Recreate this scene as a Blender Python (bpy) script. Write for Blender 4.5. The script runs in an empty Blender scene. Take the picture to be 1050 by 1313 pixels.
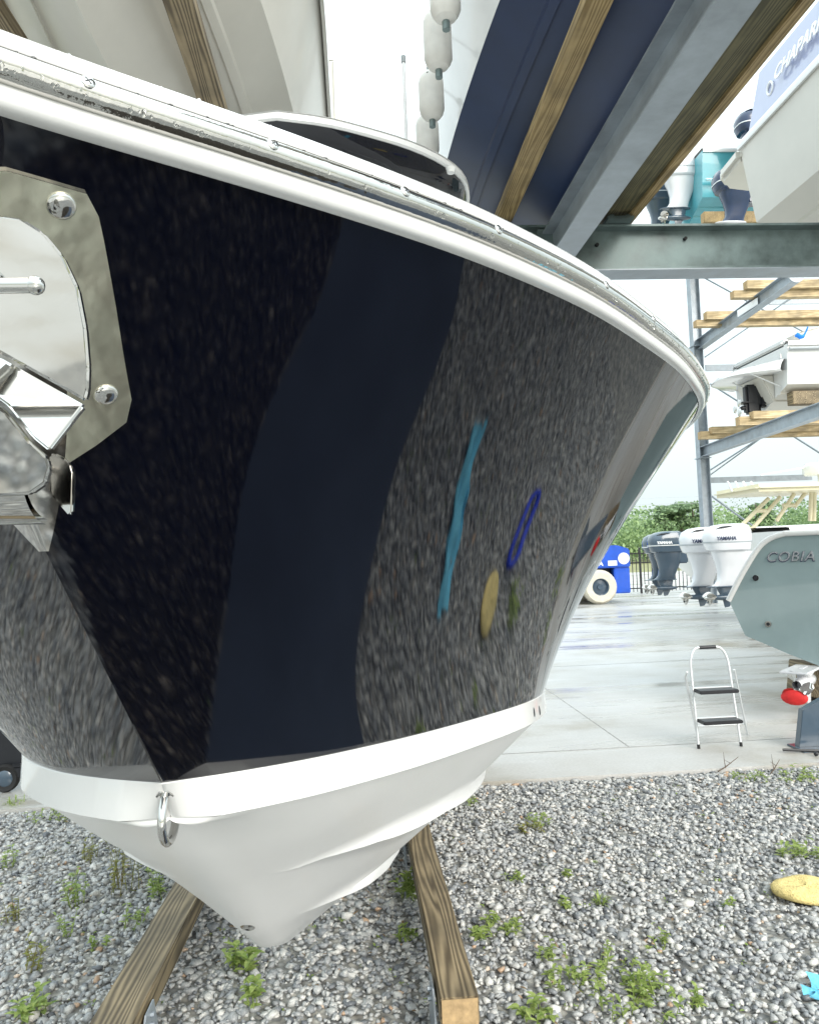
import bpy, bmesh, math, random
import numpy as np
from mathutils import Vector, Matrix
from mathutils.bvhtree import BVHTree
random.seed(7); rng = np.random.default_rng(7)
S = bpy.context.scene
COL = S.collection
rad = math.radians

# ------------------------------------------------------------------ camera
D, HC, F = .33, 2.05, 1000.
RHO, PSI, TH = .037, rad(3.95), rad(3.15)
f0 = Vector((math.sin(PSI)*math.cos(TH), math.cos(PSI)*math.cos(TH), math.sin(TH)))
r0 = Vector((math.cos(PSI), -math.sin(PSI), 0)); u0 = r0.cross(f0)
RV = math.cos(RHO)*r0 - math.sin(RHO)*u0
UV = math.sin(RHO)*r0 + math.cos(RHO)*u0
CAM = Vector((D, 0, HC))
def ray(x, y): return f0 + RV*((x-525)/F) + UV*((656.5-y)/F)
def proj(p):
    q = Vector(p)-CAM; w = q.dot(f0)
    return 525+F*q.dot(RV)/w, 656.5-F*q.dot(UV)/w
def atY(x, y, Y): r = ray(x, y); return CAM + r*((Y-CAM.y)/r.y)
def atZ(x, y, Z): r = ray(x, y); return CAM + r*((Z-CAM.z)/r.z)
def atX(x, y, X): r = ray(x, y); return CAM + r*((X-CAM.x)/r.x)

cd = bpy.data.cameras.new('camera'); cam = bpy.data.objects.new('camera', cd); COL.objects.link(cam)
cd.sensor_fit = 'VERTICAL'; cd.sensor_height = 36; cd.sensor_width = 36; cd.lens = F/1313*36
cd.clip_start = .02; cd.clip_end = 2000
M = Matrix((RV, UV, -f0)).transposed().to_4x4(); M.translation = CAM
cam.matrix_world = M
S.camera = cam

# ------------------------------------------------------------------ materials
def newmat(name):
    m = bpy.data.materials.new(name); m.use_nodes = True
    nt = m.node_tree; b = nt.nodes['Principled BSDF']
    return m, nt, b
def N(nt, t, **kw):
    n = nt.nodes.new(t)
    for k, v in kw.items():
        if k in n.inputs: n.inputs[k].default_value = v
        else: setattr(n, k, v)
    return n
def ramp(nt, stops):
    r = nt.nodes.new('ShaderNodeValToRGB'); e = r.color_ramp.elements
    while len(e) < len(stops): e.new(.5)
    for i, (p, c) in enumerate(stops):
        e[i].position = p; e[i].color = (*c, 1) if len(c) == 3 else c
    return r
def coords(nt, scale=(1,1,1), kind='Object'):
    tc = nt.nodes.new('ShaderNodeTexCoord'); mp = nt.nodes.new('ShaderNodeMapping')
    mp.inputs['Scale'].default_value = scale
    nt.links.new(tc.outputs[kind], mp.inputs[0]); return mp
def mat(name, col, rough=.5, metal=0, ior=1.5, coat=0, var=.12, vscale=3., bump=0, bscale=30., stretch=(1,1,1), rvar=0, bdet=4.):
    m, nt, b = newmat(name)
    b.inputs['Roughness'].default_value = rough; b.inputs['Metallic'].default_value = metal
    b.inputs['IOR'].default_value = ior; b.inputs['Coat Weight'].default_value = coat; b.inputs['Coat Roughness'].default_value = .02
    mp = coords(nt, stretch)
    n = N(nt, 'ShaderNodeTexNoise', Scale=vscale, Detail=6., Roughness=.6); nt.links.new(mp.outputs[0], n.inputs['Vector'])
    lo = [max(0, c*(1-var)) for c in col]; hi = [min(1, c*(1+var*.7)) for c in col]
    r = ramp(nt, [(.3, lo), (.7, hi)]); nt.links.new(n.outputs['Fac'], r.inputs[0]); nt.links.new(r.outputs[0], b.inputs['Base Color'])
    if rvar:
        mr = N(nt, 'ShaderNodeMapRange'); mr.inputs['To Min'].default_value = max(.02, rough-rvar); mr.inputs['To Max'].default_value = rough+rvar
        mr.inputs['From Min'].default_value=.3; mr.inputs['From Max'].default_value=.7
        nt.links.new(n.outputs['Fac'], mr.inputs[0]); nt.links.new(mr.outputs[0], b.inputs['Roughness'])
    if bump:
        n2 = N(nt, 'ShaderNodeTexNoise', Scale=bscale, Detail=bdet); nt.links.new(mp.outputs[0], n2.inputs['Vector'])
        bp = N(nt, 'ShaderNodeBump', Strength=bump, Distance=.01); nt.links.new(n2.outputs['Fac'], bp.inputs['Height']); nt.links.new(bp.outputs[0], b.inputs['Normal'])
    return m
def woodmat(name, dark, light, axis='Y', rough=.65, scale=1.):
    m, nt, b = newmat(name)
    st = {'Y': (1, .06, 1), 'X': (.06, 1, 1)}[axis]
    mp = coords(nt, tuple(s*scale for s in st))
    w = N(nt, 'ShaderNodeTexWave', Scale=11., Distortion=24., Detail=2.); w.inputs['Detail Scale'].default_value = .7
    w.wave_type = 'BANDS'; w.bands_direction = 'X' if axis == 'Y' else 'Y'
    nt.links.new(mp.outputs[0], w.inputs['Vector'])
    n = N(nt, 'ShaderNodeTexNoise', Scale=9., Detail=8., Roughness=.65); nt.links.new(mp.outputs[0], n.inputs['Vector'])
    mp2 = coords(nt); n3 = N(nt, 'ShaderNodeTexNoise', Scale=3.5, Detail=3.); nt.links.new(mp2.outputs[0], n3.inputs['Vector'])
    mx = N(nt, 'ShaderNodeMix', data_type='FLOAT'); mx.inputs[0].default_value = .55
    nt.links.new(w.outputs['Fac'], mx.inputs[2]); nt.links.new(n.outputs['Fac'], mx.inputs[3])
    r = ramp(nt, [(.25, dark), (.75, light)]); nt.links.new(mx.outputs[0], r.inputs[0])
    mc = N(nt, 'ShaderNodeMix', data_type='RGBA', blend_type='MULTIPLY'); mc.inputs[0].default_value = .75
    r2 = ramp(nt, [(.3, (.5,.5,.5)), (.65, (1.1,1.08,1.05))]); nt.links.new(n3.outputs['Fac'], r2.inputs[0])
    nt.links.new(r.outputs[0], mc.inputs[6]); nt.links.new(r2.outputs[0], mc.inputs[7]); nt.links.new(mc.outputs[2], b.inputs['Base Color'])
    b.inputs['Roughness'].default_value = rough
    bp = N(nt, 'ShaderNodeBump', Strength=.35, Distance=.004); nt.links.new(mx.outputs[0], bp.inputs['Height']); nt.links.new(bp.outputs[0], b.inputs['Normal'])
    return m

MT = {}
MT['navy'] = mat('navy_gelcoat', (.0018,.0025,.007), .02, ior=1.53, var=.2, vscale=1.5)
_nt = MT['navy'].node_tree; _b = _nt.nodes['Principled BSDF']; _b.inputs['Anisotropic'].default_value = .97; _b.inputs['Roughness'].default_value = .033
_tg = _nt.nodes.new('ShaderNodeTangent'); _tg.direction_type = 'RADIAL'; _tg.axis = 'Z'; _nt.links.new(_tg.outputs[0], _b.inputs['Tangent']); _b.inputs['Anisotropic Rotation'].default_value = .25
MT['white'] = mat('white_gelcoat', (.68,.68,.675), .22, coat=.6, var=.05, vscale=2, bump=.02, bscale=60)
MT['whitewet'] = mat('wet_white_gelcoat', (.90,.89,.88), .42, coat=.12, var=.03, vscale=2, bump=.03, bscale=60)
MT['hullwhite'] = mat('bright_white_gelcoat', (.80,.80,.80), .22, coat=.6, var=.04, vscale=2)
MT['cream'] = mat('cream_gelcoat', (.60,.58,.53), .3, coat=.3, var=.06, vscale=1.2)
MT['beige'] = mat('beige_bottom', (.60,.575,.52), .35, coat=.2, var=.08, vscale=1.3)
MT['bluebottom'] = mat('navy_bottom_paint', (.014,.030,.088), .42, var=.3, vscale=1.1)
MT['teal'] = mat('teal_gelcoat', (.255,.33,.34), .1, coat=.8, var=.1, vscale=1.3)
MT['turq'] = mat('turquoise_gelcoat', (.10,.38,.45), .2, coat=.5, var=.12)
MT['lilac'] = mat('lilac_gelcoat', (.36,.39,.55), .2, coat=.5, var=.06)
MT['steel'] = mat('polished_stainless', (.60,.59,.57), .05, metal=1, var=.05, bump=.012, bscale=14)
MT['steelplate'] = mat('polished_stainless_plate', (.99,.94,.76), .30, metal=1, var=.10, vscale=14, bump=.16, bscale=36, bdet=1.5)
MT['railsteel'] = mat('wet_stainless_insert', (.58,.57,.54), .05, metal=1, var=.06, vscale=20, bump=.06, bscale=60)
MT['galv'] = mat('galvanised_steel', (.34,.38,.42), .42, metal=.35, var=.25, vscale=3.5, rvar=.12)
MT['galvdark'] = mat('weathered_galvanised_steel', (.17,.22,.22), .4, metal=.35, var=.55, vscale=2.6, rvar=.12)
MT['black'] = mat('black_plastic', (.012,.013,.017), .4, var=.2)
MT['rubber'] = mat('black_rubber', (.015,.015,.016), .8, var=.2)
MT['navyob'] = mat('dark_blue_grey_paint', (.055,.085,.12), .2, coat=.5, var=.12)
MT['whiteob'] = mat('white_paint', (.66,.67,.70), .2, coat=.5, var=.04)
MT['blueob'] = mat('navy_blue_paint', (.012,.028,.075), .25, coat=.5, var=.15)
MT['forkblue'] = mat('bright_blue_paint', (.010,.09,.55), .3, coat=.3, var=.15)
MT['tyre'] = mat('cream_tyre_rubber', (.66,.61,.50), .8, var=.15, vscale=8)
MT['red'] = mat('red_cloth', (.62,.02,.02), .7, var=.2, vscale=20)
MT['blue'] = mat('blue_rag', (.02,.22,.75), .7, var=.15)
MT['cloth'] = mat('light_blue_cloth', (.20,.64,.86), .9, var=.2, vscale=14, bump=.6, bscale=60)
MT['hose'] = mat('blue_strap', (.01,.04,.5), .6, var=.2)
MT['tarp'] = mat('grey_blue_tarpaulin', (.042,.056,.085), .6, var=.25, vscale=2.)
MT['mat'] = mat('dark_sheet_shade', (.022,.019,.016), .8, var=.6, vscale=30)  # near-black sheet below the added gravel patch, shade put into its colour
MT['sponge'] = mat('yellow_sponge', (.80,.64,.27), .95, var=.25, vscale=45, bump=1., bscale=120)
MT['alu'] = mat('brushed_aluminium', (.72,.74,.75), .35, metal=.5, var=.06)
MT['creampipe'] = mat('cream_powdercoat', (.72,.66,.48), .35, var=.06)
MT['fender'] = mat('white_vinyl', (.76,.74,.70), .45, var=.1, vscale=6)
MT['chrome'] = mat('chrome_lettering', (.75,.77,.8), .2, metal=.8, var=.05)
MT['ink'] = mat('dark_lettering', (.03,.04,.09), .4, var=.1)
MT['letter'] = mat('pale_lettering', (.85,.86,.88), .4, var=.03)
MT['wood'] = woodmat('weathered_bunk_timber', (.085,.062,.034), (.31,.245,.15))
MT['woodlight'] = woodmat('treated_timber', (.22,.15,.06), (.46,.34,.17))
MT['woodgreen'] = woodmat('green_stained_timber', (.06,.055,.025), (.16,.14,.07))
MT['woodX'] = woodmat('new_treated_timber', (.34,.25,.13), (.58,.46,.28), 'X')
MT['woodend'] = mat('sawn_timber_end', (.42,.29,.15), .7, var=.3, vscale=30)
MT['cable'] = mat('cable', (.35,.38,.4), .6)
MT['twig'] = mat('dead_twig', (.09,.06,.04), .8)
MT['trunk'] = mat('pine_bark', (.16,.13,.10), .9)
MT['drop'] = mat('water_drop', (.97,.98,.98), .0, ior=1.33, var=.0); MT['drop'].node_tree.nodes['Principled BSDF'].inputs['Transmission Weight'].default_value = 1.

def leafmat(name, a, b_, trans=.25):
    m, nt, b = newmat(name)
    at = N(nt, 'ShaderNodeAttribute', attribute_name='rnd'); r = ramp(nt, [(0, a), (1, b_)])
    nt.links.new(at.outputs['Fac'], r.inputs[0]); nt.links.new(r.outputs[0], b.inputs['Base Color'])
    b.inputs['Roughness'].default_value = .6
    tr = N(nt, 'ShaderNodeBsdfTranslucent'); nt.links.new(r.outputs[0], tr.inputs[0])
    ms = N(nt, 'ShaderNodeMixShader'); ms.inputs[0].default_value = trans
    nt.links.new(b.outputs[0], ms.inputs[1]); nt.links.new(tr.outputs[0], ms.inputs[2])
    nt.links.new(ms.outputs[0], nt.nodes['Material Output'].inputs[0])
    return m
MT['weed'] = leafmat('weed_leaf', (.14,.25,.045), (.44,.52,.17), .4)
MT['dryweed'] = leafmat('dry_weed_leaf', (.20,.12,.05), (.28,.33,.08), .3)
MT['litter'] = leafmat('dead_leaves', (.10,.06,.03), (.30,.20,.10), .1)
MT['foliage'] = leafmat('woodland_leaves', (.11,.19,.08), (.34,.46,.22), .35)
MT['pine'] = leafmat('pine_needles', (.12,.19,.11), (.27,.37,.21), .35)

# concrete
def concrete():
    m, nt, b = newmat('wet_concrete')
    mp = coords(nt); n1 = N(nt, 'ShaderNodeTexNoise', Scale=.55, Detail=8., Roughness=.6); n2 = N(nt, 'ShaderNodeTexNoise', Scale=40., Detail=5.)
    mps = coords(nt, (.16,1.1,1)); n3 = N(nt, 'ShaderNodeTexNoise', Scale=1., Detail=7., Roughness=.62)
    for n in (n1, n2): nt.links.new(mp.outputs[0], n.inputs['Vector'])
    nt.links.new(mps.outputs[0], n3.inputs['Vector'])
    r = ramp(nt, [(.30, (.32,.29,.235)), (.47, (.46,.45,.43)), (.72, (.53,.53,.53))]); nt.links.new(n1.outputs['Fac'], r.inputs[0])
    r3 = ramp(nt, [(.30, (.80,.74,.64)), (.5, (1,1,1))]); nt.links.new(n3.outputs['Fac'], r3.inputs[0])
    r2 = ramp(nt, [(.3, (.86,.86,.86)), (.7, (1,1,1))]); nt.links.new(n2.outputs['Fac'], r2.inputs[0])
    a = N(nt, 'ShaderNodeMix', data_type='RGBA', blend_type='MULTIPLY'); a.inputs[0].default_value = 1.
    c = N(nt, 'ShaderNodeMix', data_type='RGBA', blend_type='MULTIPLY'); c.inputs[0].default_value = 1.
    nt.links.new(r.outputs[0], a.inputs[6]); nt.links.new(r3.outputs[0], a.inputs[7])
    nt.links.new(a.outputs[2], c.inputs[6]); nt.links.new(r2.outputs[0], c.inputs[7]); nt.links.new(c.outputs[2], b.inputs['Base Color'])
    rr = ramp(nt, [(.38, (.14,)*3), (.58, (.6,)*3)]); nt.links.new(n3.outputs['Fac'], rr.inputs[0]); nt.links.new(rr.outputs[0], b.inputs['Roughness'])
    bp = N(nt, 'ShaderNodeBump', Strength=.12, Distance=.004); nt.links.new(n2.outputs['Fac'], bp.inputs['Height']); nt.links.new(bp.outputs[0], b.inputs['Normal'])
    return m
MT['concrete'] = concrete()
MT['joint'] = mat('slab_joint', (.30,.29,.28), .8, var=.4, vscale=9)
STONES = [(0,(.12,.13,.145)),(.2,(.25,.262,.275)),(.5,(.42,.425,.42)),(.75,(.56,.555,.53)),(.93,(.69,.67,.63)),(.98,(.60,.49,.39)),(1,(.45,.31,.21))]
def stone(name='granite_gravel', STONES=STONES):
    m, nt, b = newmat(name)
    at = N(nt, 'ShaderNodeAttribute', attribute_name='rnd'); r = ramp(nt, STONES); nt.links.new(at.outputs['Fac'], r.inputs[0])
    mp = coords(nt); n = N(nt, 'ShaderNodeTexNoise', Scale=160., Detail=3.); nt.links.new(mp.outputs[0], n.inputs['Vector'])
    r2 = ramp(nt, [(.3, (.7,.7,.7)), (.7, (1.12,1.12,1.12))]); nt.links.new(n.outputs['Fac'], r2.inputs[0])
    a = N(nt, 'ShaderNodeMix', data_type='RGBA', blend_type='MULTIPLY'); a.inputs[0].default_value = 1.
    nt.links.new(r.outputs[0], a.inputs[6]); nt.links.new(r2.outputs[0], a.inputs[7]); nt.links.new(a.outputs[2], b.inputs['Base Color'])
    b.inputs['Roughness'].default_value = .42
    return m
MT['stone'] = stone()
MT['shadestone'] = stone('shade_brown_gravel', [(0,(.012,.010,.008)),(.4,(.026,.021,.015)),(.75,(.055,.043,.029)),(.92,(.11,.088,.065)),(1,(.28,.24,.20))])  # brown stones coloured dark to stand in for gravel lying in shade
def gravelbed():
    m, nt, b = newmat('gravel_bed')
    mp = coords(nt); v = N(nt, 'ShaderNodeTexVoronoi', Scale=26.); nt.links.new(mp.outputs[0], v.inputs['Vector'])
    r = ramp(nt, STONES); nt.links.new(v.outputs['Color'], r.inputs[0])
    r2 = ramp(nt, [(0, (.85,.83,.79)), (.75, (.36,.345,.32))]); nt.links.new(v.outputs['Distance'], r2.inputs[0])
    a = N(nt, 'ShaderNodeMix', data_type='RGBA', blend_type='MULTIPLY'); a.inputs[0].default_value = 1.
    nt.links.new(r.outputs[0], a.inputs[6]); nt.links.new(r2.outputs[0], a.inputs[7]); nt.links.new(a.outputs[2], b.inputs['Base Color'])
    b.inputs['Roughness'].default_value = .6
    return m
MT['gravelbed'] = gravelbed()
MT['grass'] = mat('dry_grass_verge', (.22,.22,.10), .9, var=.4, vscale=.6)

# ------------------------------------------------------------------ mesh helpers
OFF = {}
class MB:
    def __init__(s): s.v = []; s.f = []; s.mi = []; s.cur = 0
    def add(s, vs, fs):
        o = len(s.v); s.v += [tuple(p) for p in vs]
        for f in fs: s.f.append(tuple(i+o for i in f)); s.mi.append(s.cur)
        return s
    def box(s, c, sz, b=0., rot=None):
        bm = bmesh.new(); bmesh.ops.create_cube(bm, size=1)
        for v in bm.verts: v.co = Vector((v.co.x*sz[0], v.co.y*sz[1], v.co.z*sz[2]))
        if b: bmesh.ops.bevel(bm, geom=bm.edges[:], offset=min(b, min(sz)*.45), segments=2, affect='EDGES')
        bm.verts.index_update(); R = rot.to_matrix() if rot else Matrix.Identity(3)
        s.add([R @ v.co + Vector(c) for v in bm.verts], [[v.index for v in f.verts] for f in bm.faces]); bm.free(); return s
    def box2(s, a, b_, bev=0.):
        a = Vector(a); b_ = Vector(b_); d = b_-a
        return s.box((a+b_)/2, (abs(d.x), abs(d.y), abs(d.z)), bev)
    def tube(s, pts, r, n=8, cap=True):
        pts = [Vector(p) for p in pts]; rings = []; up = None
        for i, p in enumerate(pts):
            t = (pts[min(i+1, len(pts)-1)] - pts[max(i-1, 0)]).normalized()
            if up is None: up = Vector((0,0,1)) if abs(t.z) < .9 else Vector((1,0,0))
            a = t.cross(up).normalized(); bb = a.cross(t).normalized(); up = bb
            rr = r[i] if isinstance(r, (list, tuple)) else r
            rings.append([p + (a*math.cos(2*math.pi*k/n) + bb*math.sin(2*math.pi*k/n))*rr for k in range(n)])
        s.loft(rings, closed=True)
        if cap:
            o = len(s.v) - n*len(pts)
            s.f.append(tuple(o+k for k in range(n))[::-1]); s.mi.append(s.cur)
            s.f.append(tuple(len(s.v)-n+k for k in range(n))); s.mi.append(s.cur)
        return s
    def loft(s, rings, closed=False):
        n = len(rings[0]); o = len(s.v)
        for r in rings: s.v += [tuple(p) for p in r]
        for i in range(len(rings)-1):
            for k in range(n if closed else n-1):
                k2 = (k+1) % n
                s.f.append((o+i*n+k, o+i*n+k2, o+(i+1)*n+k2, o+(i+1)*n+k)); s.mi.append(s.cur)
        return s
    def lathe(s, prof, c=(0,0,0), axis='Z', n=20, sq=1.):
        rings = []
        for (r, h) in prof:
            ring = []
            for k in range(n):
                a = 2*math.pi*k/n; x, y = r*math.cos(a), r*math.sin(a)*sq
                p = {'Z': (x, y, h), 'X': (h, x, y), 'Y': (x, h, y)}[axis]
                ring.append(Vector(p)+Vector(c))
            rings.append(ring)
        return s.loft(rings, True)
    def prism(s, poly, d, bev=0.):
        """poly: 3D points of one face, extruded by vector d"""
        bm = bmesh.new(); vs = [bm.verts.new(p) for p in poly]; f = bm.faces.new(vs)
        r = bmesh.ops.extrude_face_region(bm, geom=[f])
        nv = [g for g in r['geom'] if isinstance(g, bmesh.types.BMVert)]
        for v in nv: v.co += Vector(d)
        bmesh.ops.recalc_face_normals(bm, faces=bm.faces[:])
        if bev: bmesh.ops.bevel(bm, geom=bm.edges[:], offset=bev, segments=2, affect='EDGES')
        bm.verts.index_update()
        s.add([v.co for v in bm.verts], [[v.index for v in f.verts] for f in bm.faces]); bm.free(); return s
    def ball(s, c, r, n=10, m=6, rot=None):
        c = Vector(c); r = Vector(r if isinstance(r, (list, tuple, Vector)) else (r,)*3); rings = []
        for j in range(m+1):
            ph = math.pi*j/m; ring = []
            for k in range(n):
                a = 2*math.pi*k/n
                p = Vector((max(.001, math.sin(ph))*math.cos(a)*r.x, max(.001, math.sin(ph))*math.sin(a)*r.y, math.cos(ph)*r.z))
                if rot: p.rotate(rot)
                ring.append(c+p)
            rings.append(ring)
        return s.loft(rings, True)
    def build(s, name, material, parent=None, smooth=35, label=None):
        off = OFF.get(parent.name, Vector((0,0,0))) if parent else Vector((0,0,0))
        me = bpy.data.meshes.new(name)
        me.from_pydata([(p[0]-off[0], p[1]-off[1], p[2]-off[2]) for p in s.v], [], s.f)
        for m in (material if isinstance(material, (list, tuple)) else [material]): me.materials.append(MT[m])
        if max(s.mi, default=0): me.polygons.foreach_set('material_index', s.mi)
        bm = bmesh.new(); bm.from_mesh(me); bmesh.ops.remove_doubles(bm, verts=bm.verts[:], dist=1e-6)
        bmesh.ops.recalc_face_normals(bm, faces=bm.faces[:]); bm.to_mesh(me); bm.free()
        if smooth: me.shade_smooth(); me.set_sharp_from_angle(angle=rad(smooth))
        o = bpy.data.objects.new(name, me); COL.objects.link(o)
        if parent: o.parent = parent; OFF[o.name] = off
        if label: o['label'] = label
        return o
def tag(o, label=None, cat=None, group=None, kind=None):
    if label: o['label'] = label
    if cat: o['category'] = cat
    if group: o['group'] = group
    if kind: o['kind'] = kind
    return o
def thing(name, label, cat, loc=(0,0,0), group=None, off=True):
    """Empty at the thing's base; parts built in world coordinates are stored relative to loc (off=False: parts are local)"""
    o = bpy.data.objects.new(name, None); COL.objects.link(o); o.location = loc; o.empty_display_size = .2
    OFF[o.name] = Vector(loc) if off else Vector((0,0,0))
    return tag(o, label, cat, group)
def catmull(P, n, power=1.):
    P = [Vector(p) for p in P]; Q = [2*P[0]-P[1]]+P+[2*P[-1]-P[-2]]; out = []
    for i in range(1, len(Q)-2):
        a, b, c, d = Q[i-1:i+3]
        for k in range(40):
            t = k/40; out.append(.5*((2*b)+(c-a)*t+(2*a-5*b+4*c-d)*t*t+(3*b-a-3*c+d)*t**3))
    out.append(P[-1]); L = [0.]
    for i in range(1, len(out)): L.append(L[-1]+(out[i]-out[i-1]).length)
    res = []; j = 0
    for k in range(n):
        s = L[-1]*(k/(n-1))**power
        while j < len(L)-2 and L[j+1] < s: j += 1
        w = (s-L[j])/max(1e-9, L[j+1]-L[j]); res.append(out[j].lerp(out[j+1], min(1, max(0, w))))
    return res
def smoothcurve(P, n): return catmull(P, n)
def interp(x, xs, ys): return float(np.interp(x, xs, ys))
def text(s, size, material, name, parent, loc, xdir, ydir, depth=.004, shear=0., bold=0., space=1.):
    cu = bpy.data.curves.new(name, 'FONT'); cu.body = s; cu.size = size; cu.extrude = depth; cu.shear = shear; cu.offset = bold; cu.space_character = space
    t = bpy.data.objects.new(name+'_tmp', cu); COL.objects.link(t)
    me = bpy.data.meshes.new_from_object(t.evaluated_get(bpy.context.evaluated_depsgraph_get()))
    bpy.data.objects.remove(t)
    x = Vector(xdir).normalized(); z = x.cross(Vector(ydir)).normalized(); y = z.cross(x)
    Mx = Matrix((x, y, z)).transposed().to_4x4(); off = OFF.get(parent.name, Vector((0,0,0)))
    Mx.translation = Vector(loc)-off
    me.transform(Mx); me.materials.clear(); me.materials.append(MT[material])
    o = bpy.data.objects.new(name, me); COL.objects.link(o); o.parent = parent; OFF[o.name] = off
    return o
def copy_tree(o, parent=None):
    c = o.copy(); COL.objects.link(c)
    if parent: c.parent = parent
    for ch in [x for x in COL.objects if x.parent == o]: copy_tree(ch, c)
    return c
def setrnd(me, vals):
    a = me.attributes.new('rnd', 'FLOAT', 'FACE'); a.data.foreach_set('value', np.asarray(vals, dtype=np.float32))

exec_order = []
# ================================================================== THE NAVY BOAT
NS = 130
zG = lambda u: 2.38-.015*u if u < 3 else 2.335-.03*(u-3)
Gp = [(0,.475),(.045,.512),(.09,.549),(.128,.574),(.214,.628),(.335,.713),(.448,.798),(.545,.888),(.661,1.005),(.797,1.178),(.893,1.302),(.99,1.46),(1.09,1.645),(1.19,1.98),(1.265,2.6),(1.31,3.6),(1.32,5.5),(1.27,8.2)]
def fair(c, n=60):
    c = [p.copy() for p in c]
    for _ in range(n):
        d = [c[0]]+[c[i]*.5+(c[i-1]+c[i+1])*.25 for i in range(1, len(c)-1)]+[c[-1]]; c = d
    return c
def curve(P, zf):
    c = catmull([(v, u, 0) for v, u in P], 1200)
    for p in c: p.z = zf(p.y)
    return catmull(fair(c, 260), NS, 1.7)
Gc = curve(Gp, zG)
def zB(u): return interp(u, [1.3, 2.4, 2.9, 3.5, 4.5, 6, 8.2], [1.6955, 1.5855, 1.54, 1.492, 1.42, 1.32, 1.20])
Bp = [(0, 1.322), (0.067, 1.359), (0.142, 1.416), (0.233, 1.494), (0.336, 1.615), (0.445, 1.752), (0.617, 2.012), (0.825, 2.37), (.965,2.72), (1.055,3.2), (1.125,4.), (1.17,5.6), (1.18,8.2)]
Bc = curve(Bp, zB)
STEM = [(.475,2.373),(.60,2.276),(.72,2.187),(.874,2.072),(.985,1.983),(1.105,1.87),(1.322,1.692),(1.468,1.588),(1.647,1.451),(1.991,1.2),(2.308,.974),(2.556,.816),(2.9,.655),(3.4,.51),(4.2,.40),(5.5,.33),(8.2,.27)]
zstem = lambda u: interp(u, [a for a, b in STEM], [b for a, b in STEM])
WU = .6
def side_section(i, n=22):
    b, g = Bc[i], Gc[i]; out = []
    for k in range(n):
        t = k/(n-1)
        w = ((0.58*t+0.425*t*t) if t < 0.9 else (0.8662+1.3450*(t-0.9)))/1.0008
        sm_ = min(1, i/55); sm_ = sm_*sm_*(3-2*sm_); wu = t*(1-WU*sm_)+w*WU*sm_
        out.append(Vector((b.x+(g.x-b.x)*w, b.y+(g.y-b.y)*wu, b.z+(g.z-b.z)*t)))
    return out
def both(mb, rings):
    mb.loft(rings); mb.loft([[Vector((-p.x*(1-.36*sstep((p.y-1.25)/1.4)), p.y, p.z)) for p in r] for r in rings])
sstep = lambda t: (lambda q: q*q*(3-2*q))(max(0, min(1, t)))
BOAT = thing('navy_boat', 'large navy powerboat with white boot stripe and white bottom, its bow filling the foreground', 'boat', (0, 4.5, .2))
hm = MB(); SEC = [side_section(i) for i in range(NS)]; both(hm, SEC)
hull = hm.build('hull_side', 'navy', BOAT, smooth=40)
off = OFF[BOAT.name]
_bv = MB(); _bv.loft(SEC)
# white boot stripe (strip between the navy and the chine)
def chine(i):
    b = Bc[i]; h = .068 + interp(b.y, [1.3, 3, 5, 8], [0, .0, .25, .5]); n = .006*min(1, i/6)
    return Vector((b.x+n, b.y+(.052*(1-min(1, i/10))), b.z-h))
sm = MB(); rings = []
for i in range(NS):
    b = Bc[i]; c = chine(i); o = Vector((.002 if i > 2 else .0006*i, -.0015 if i < 4 else 0, 0))
    rings.append([b.copy(), b+o+Vector((0,0,-.002)), c+o*.2, c+Vector((-.012*min(1,i/6), .006, -.004))])
both(sm, rings); sm.build('boot_stripe', 'white', BOAT, smooth=30)
Cc = [r[-1] for r in rings]
# bottom with two lifting strakes
bm_ = MB(); rings = []
for i in range(NS):
    c = Cc[i]; u = c.y; zk = zstem(u) if i else c.z
    k = Vector((0, u, min(zk, c.z))); ring = []
    def panel(f):
        p = k.lerp(c, f); p.z -= .035*math.sin(math.pi*f)*min(1, i/30) ; return p
    f1 = interp(u, [1.80,1.86,1.91,1.96,2.1,2.26,2.37,2.8,3.5,6,8.2], [.18,.19,.25,.38,.50,.58,.64,.71,.76,.78,.78])
    f2 = interp(u, [2.28,2.35,2.44,2.54,2.68,3.1,4,6,8.2], [.13,.14,.20,.27,.32,.39,.42,.42,.42])
    s1 = max(0, min(1, (u-1.86)/.28)); s2 = max(0, min(1, (u-2.34)/.28))
    def strake(fa, w):
        wd = max(1e-3, w); a = panel(fa); dx = .050*wd
        o = a+Vector((dx, 0, .004*wd)); fb = min(.995, fa+(dx+.004*wd)/max(.05, c.x)); top = panel(fb)
        if top.z < o.z+.001: top = Vector((top.x, top.y, o.z+.001))
        flat = [panel(min(.99, fa+.006*q)) for q in range(4)]; w_ = max(0, min(1, w)); fb = fb*w_+min(.99, fa+.018)*(1-w_)
        return [p.lerp(q, w_) for p, q in zip(flat, [a, o, o+Vector((.002*wd, 0, .004*wd)), top])], fb
    q2, e2 = strake(f2, s2); q1, e1 = strake(max(f1, e2+.01), s1); fa1 = max(f1, e2+.01)
    ring += [panel(0), panel(f2*.15), panel(f2*.5)] + q2 + [panel(e2+(fa1-e2)*.35), panel(e2+(fa1-e2)*.7)] + q1 + [panel(e1+(1-e1)*q) for q in (.2,.45,.7,.88,1.)]
    rk = min(.05*min(1, max(.02, (u-1.42)/.5)), .09*max(.001, c.x)); pr_ = panel(.10); tn = (pr_.z-k.z)/max(1e-4, pr_.x)
    if pr_.x > 1e-3:
        f_r = rk/pr_.x
        arcp = [Vector((rk*q, u, k.z + tn*rk*(q*q+1)/2)) for q in (0, .25, .5, .75, 1.)]
    else: arcp = [k.copy() for q in range(5)]
    ring = arcp + ring[3:]
    rings.append(ring)
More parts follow.
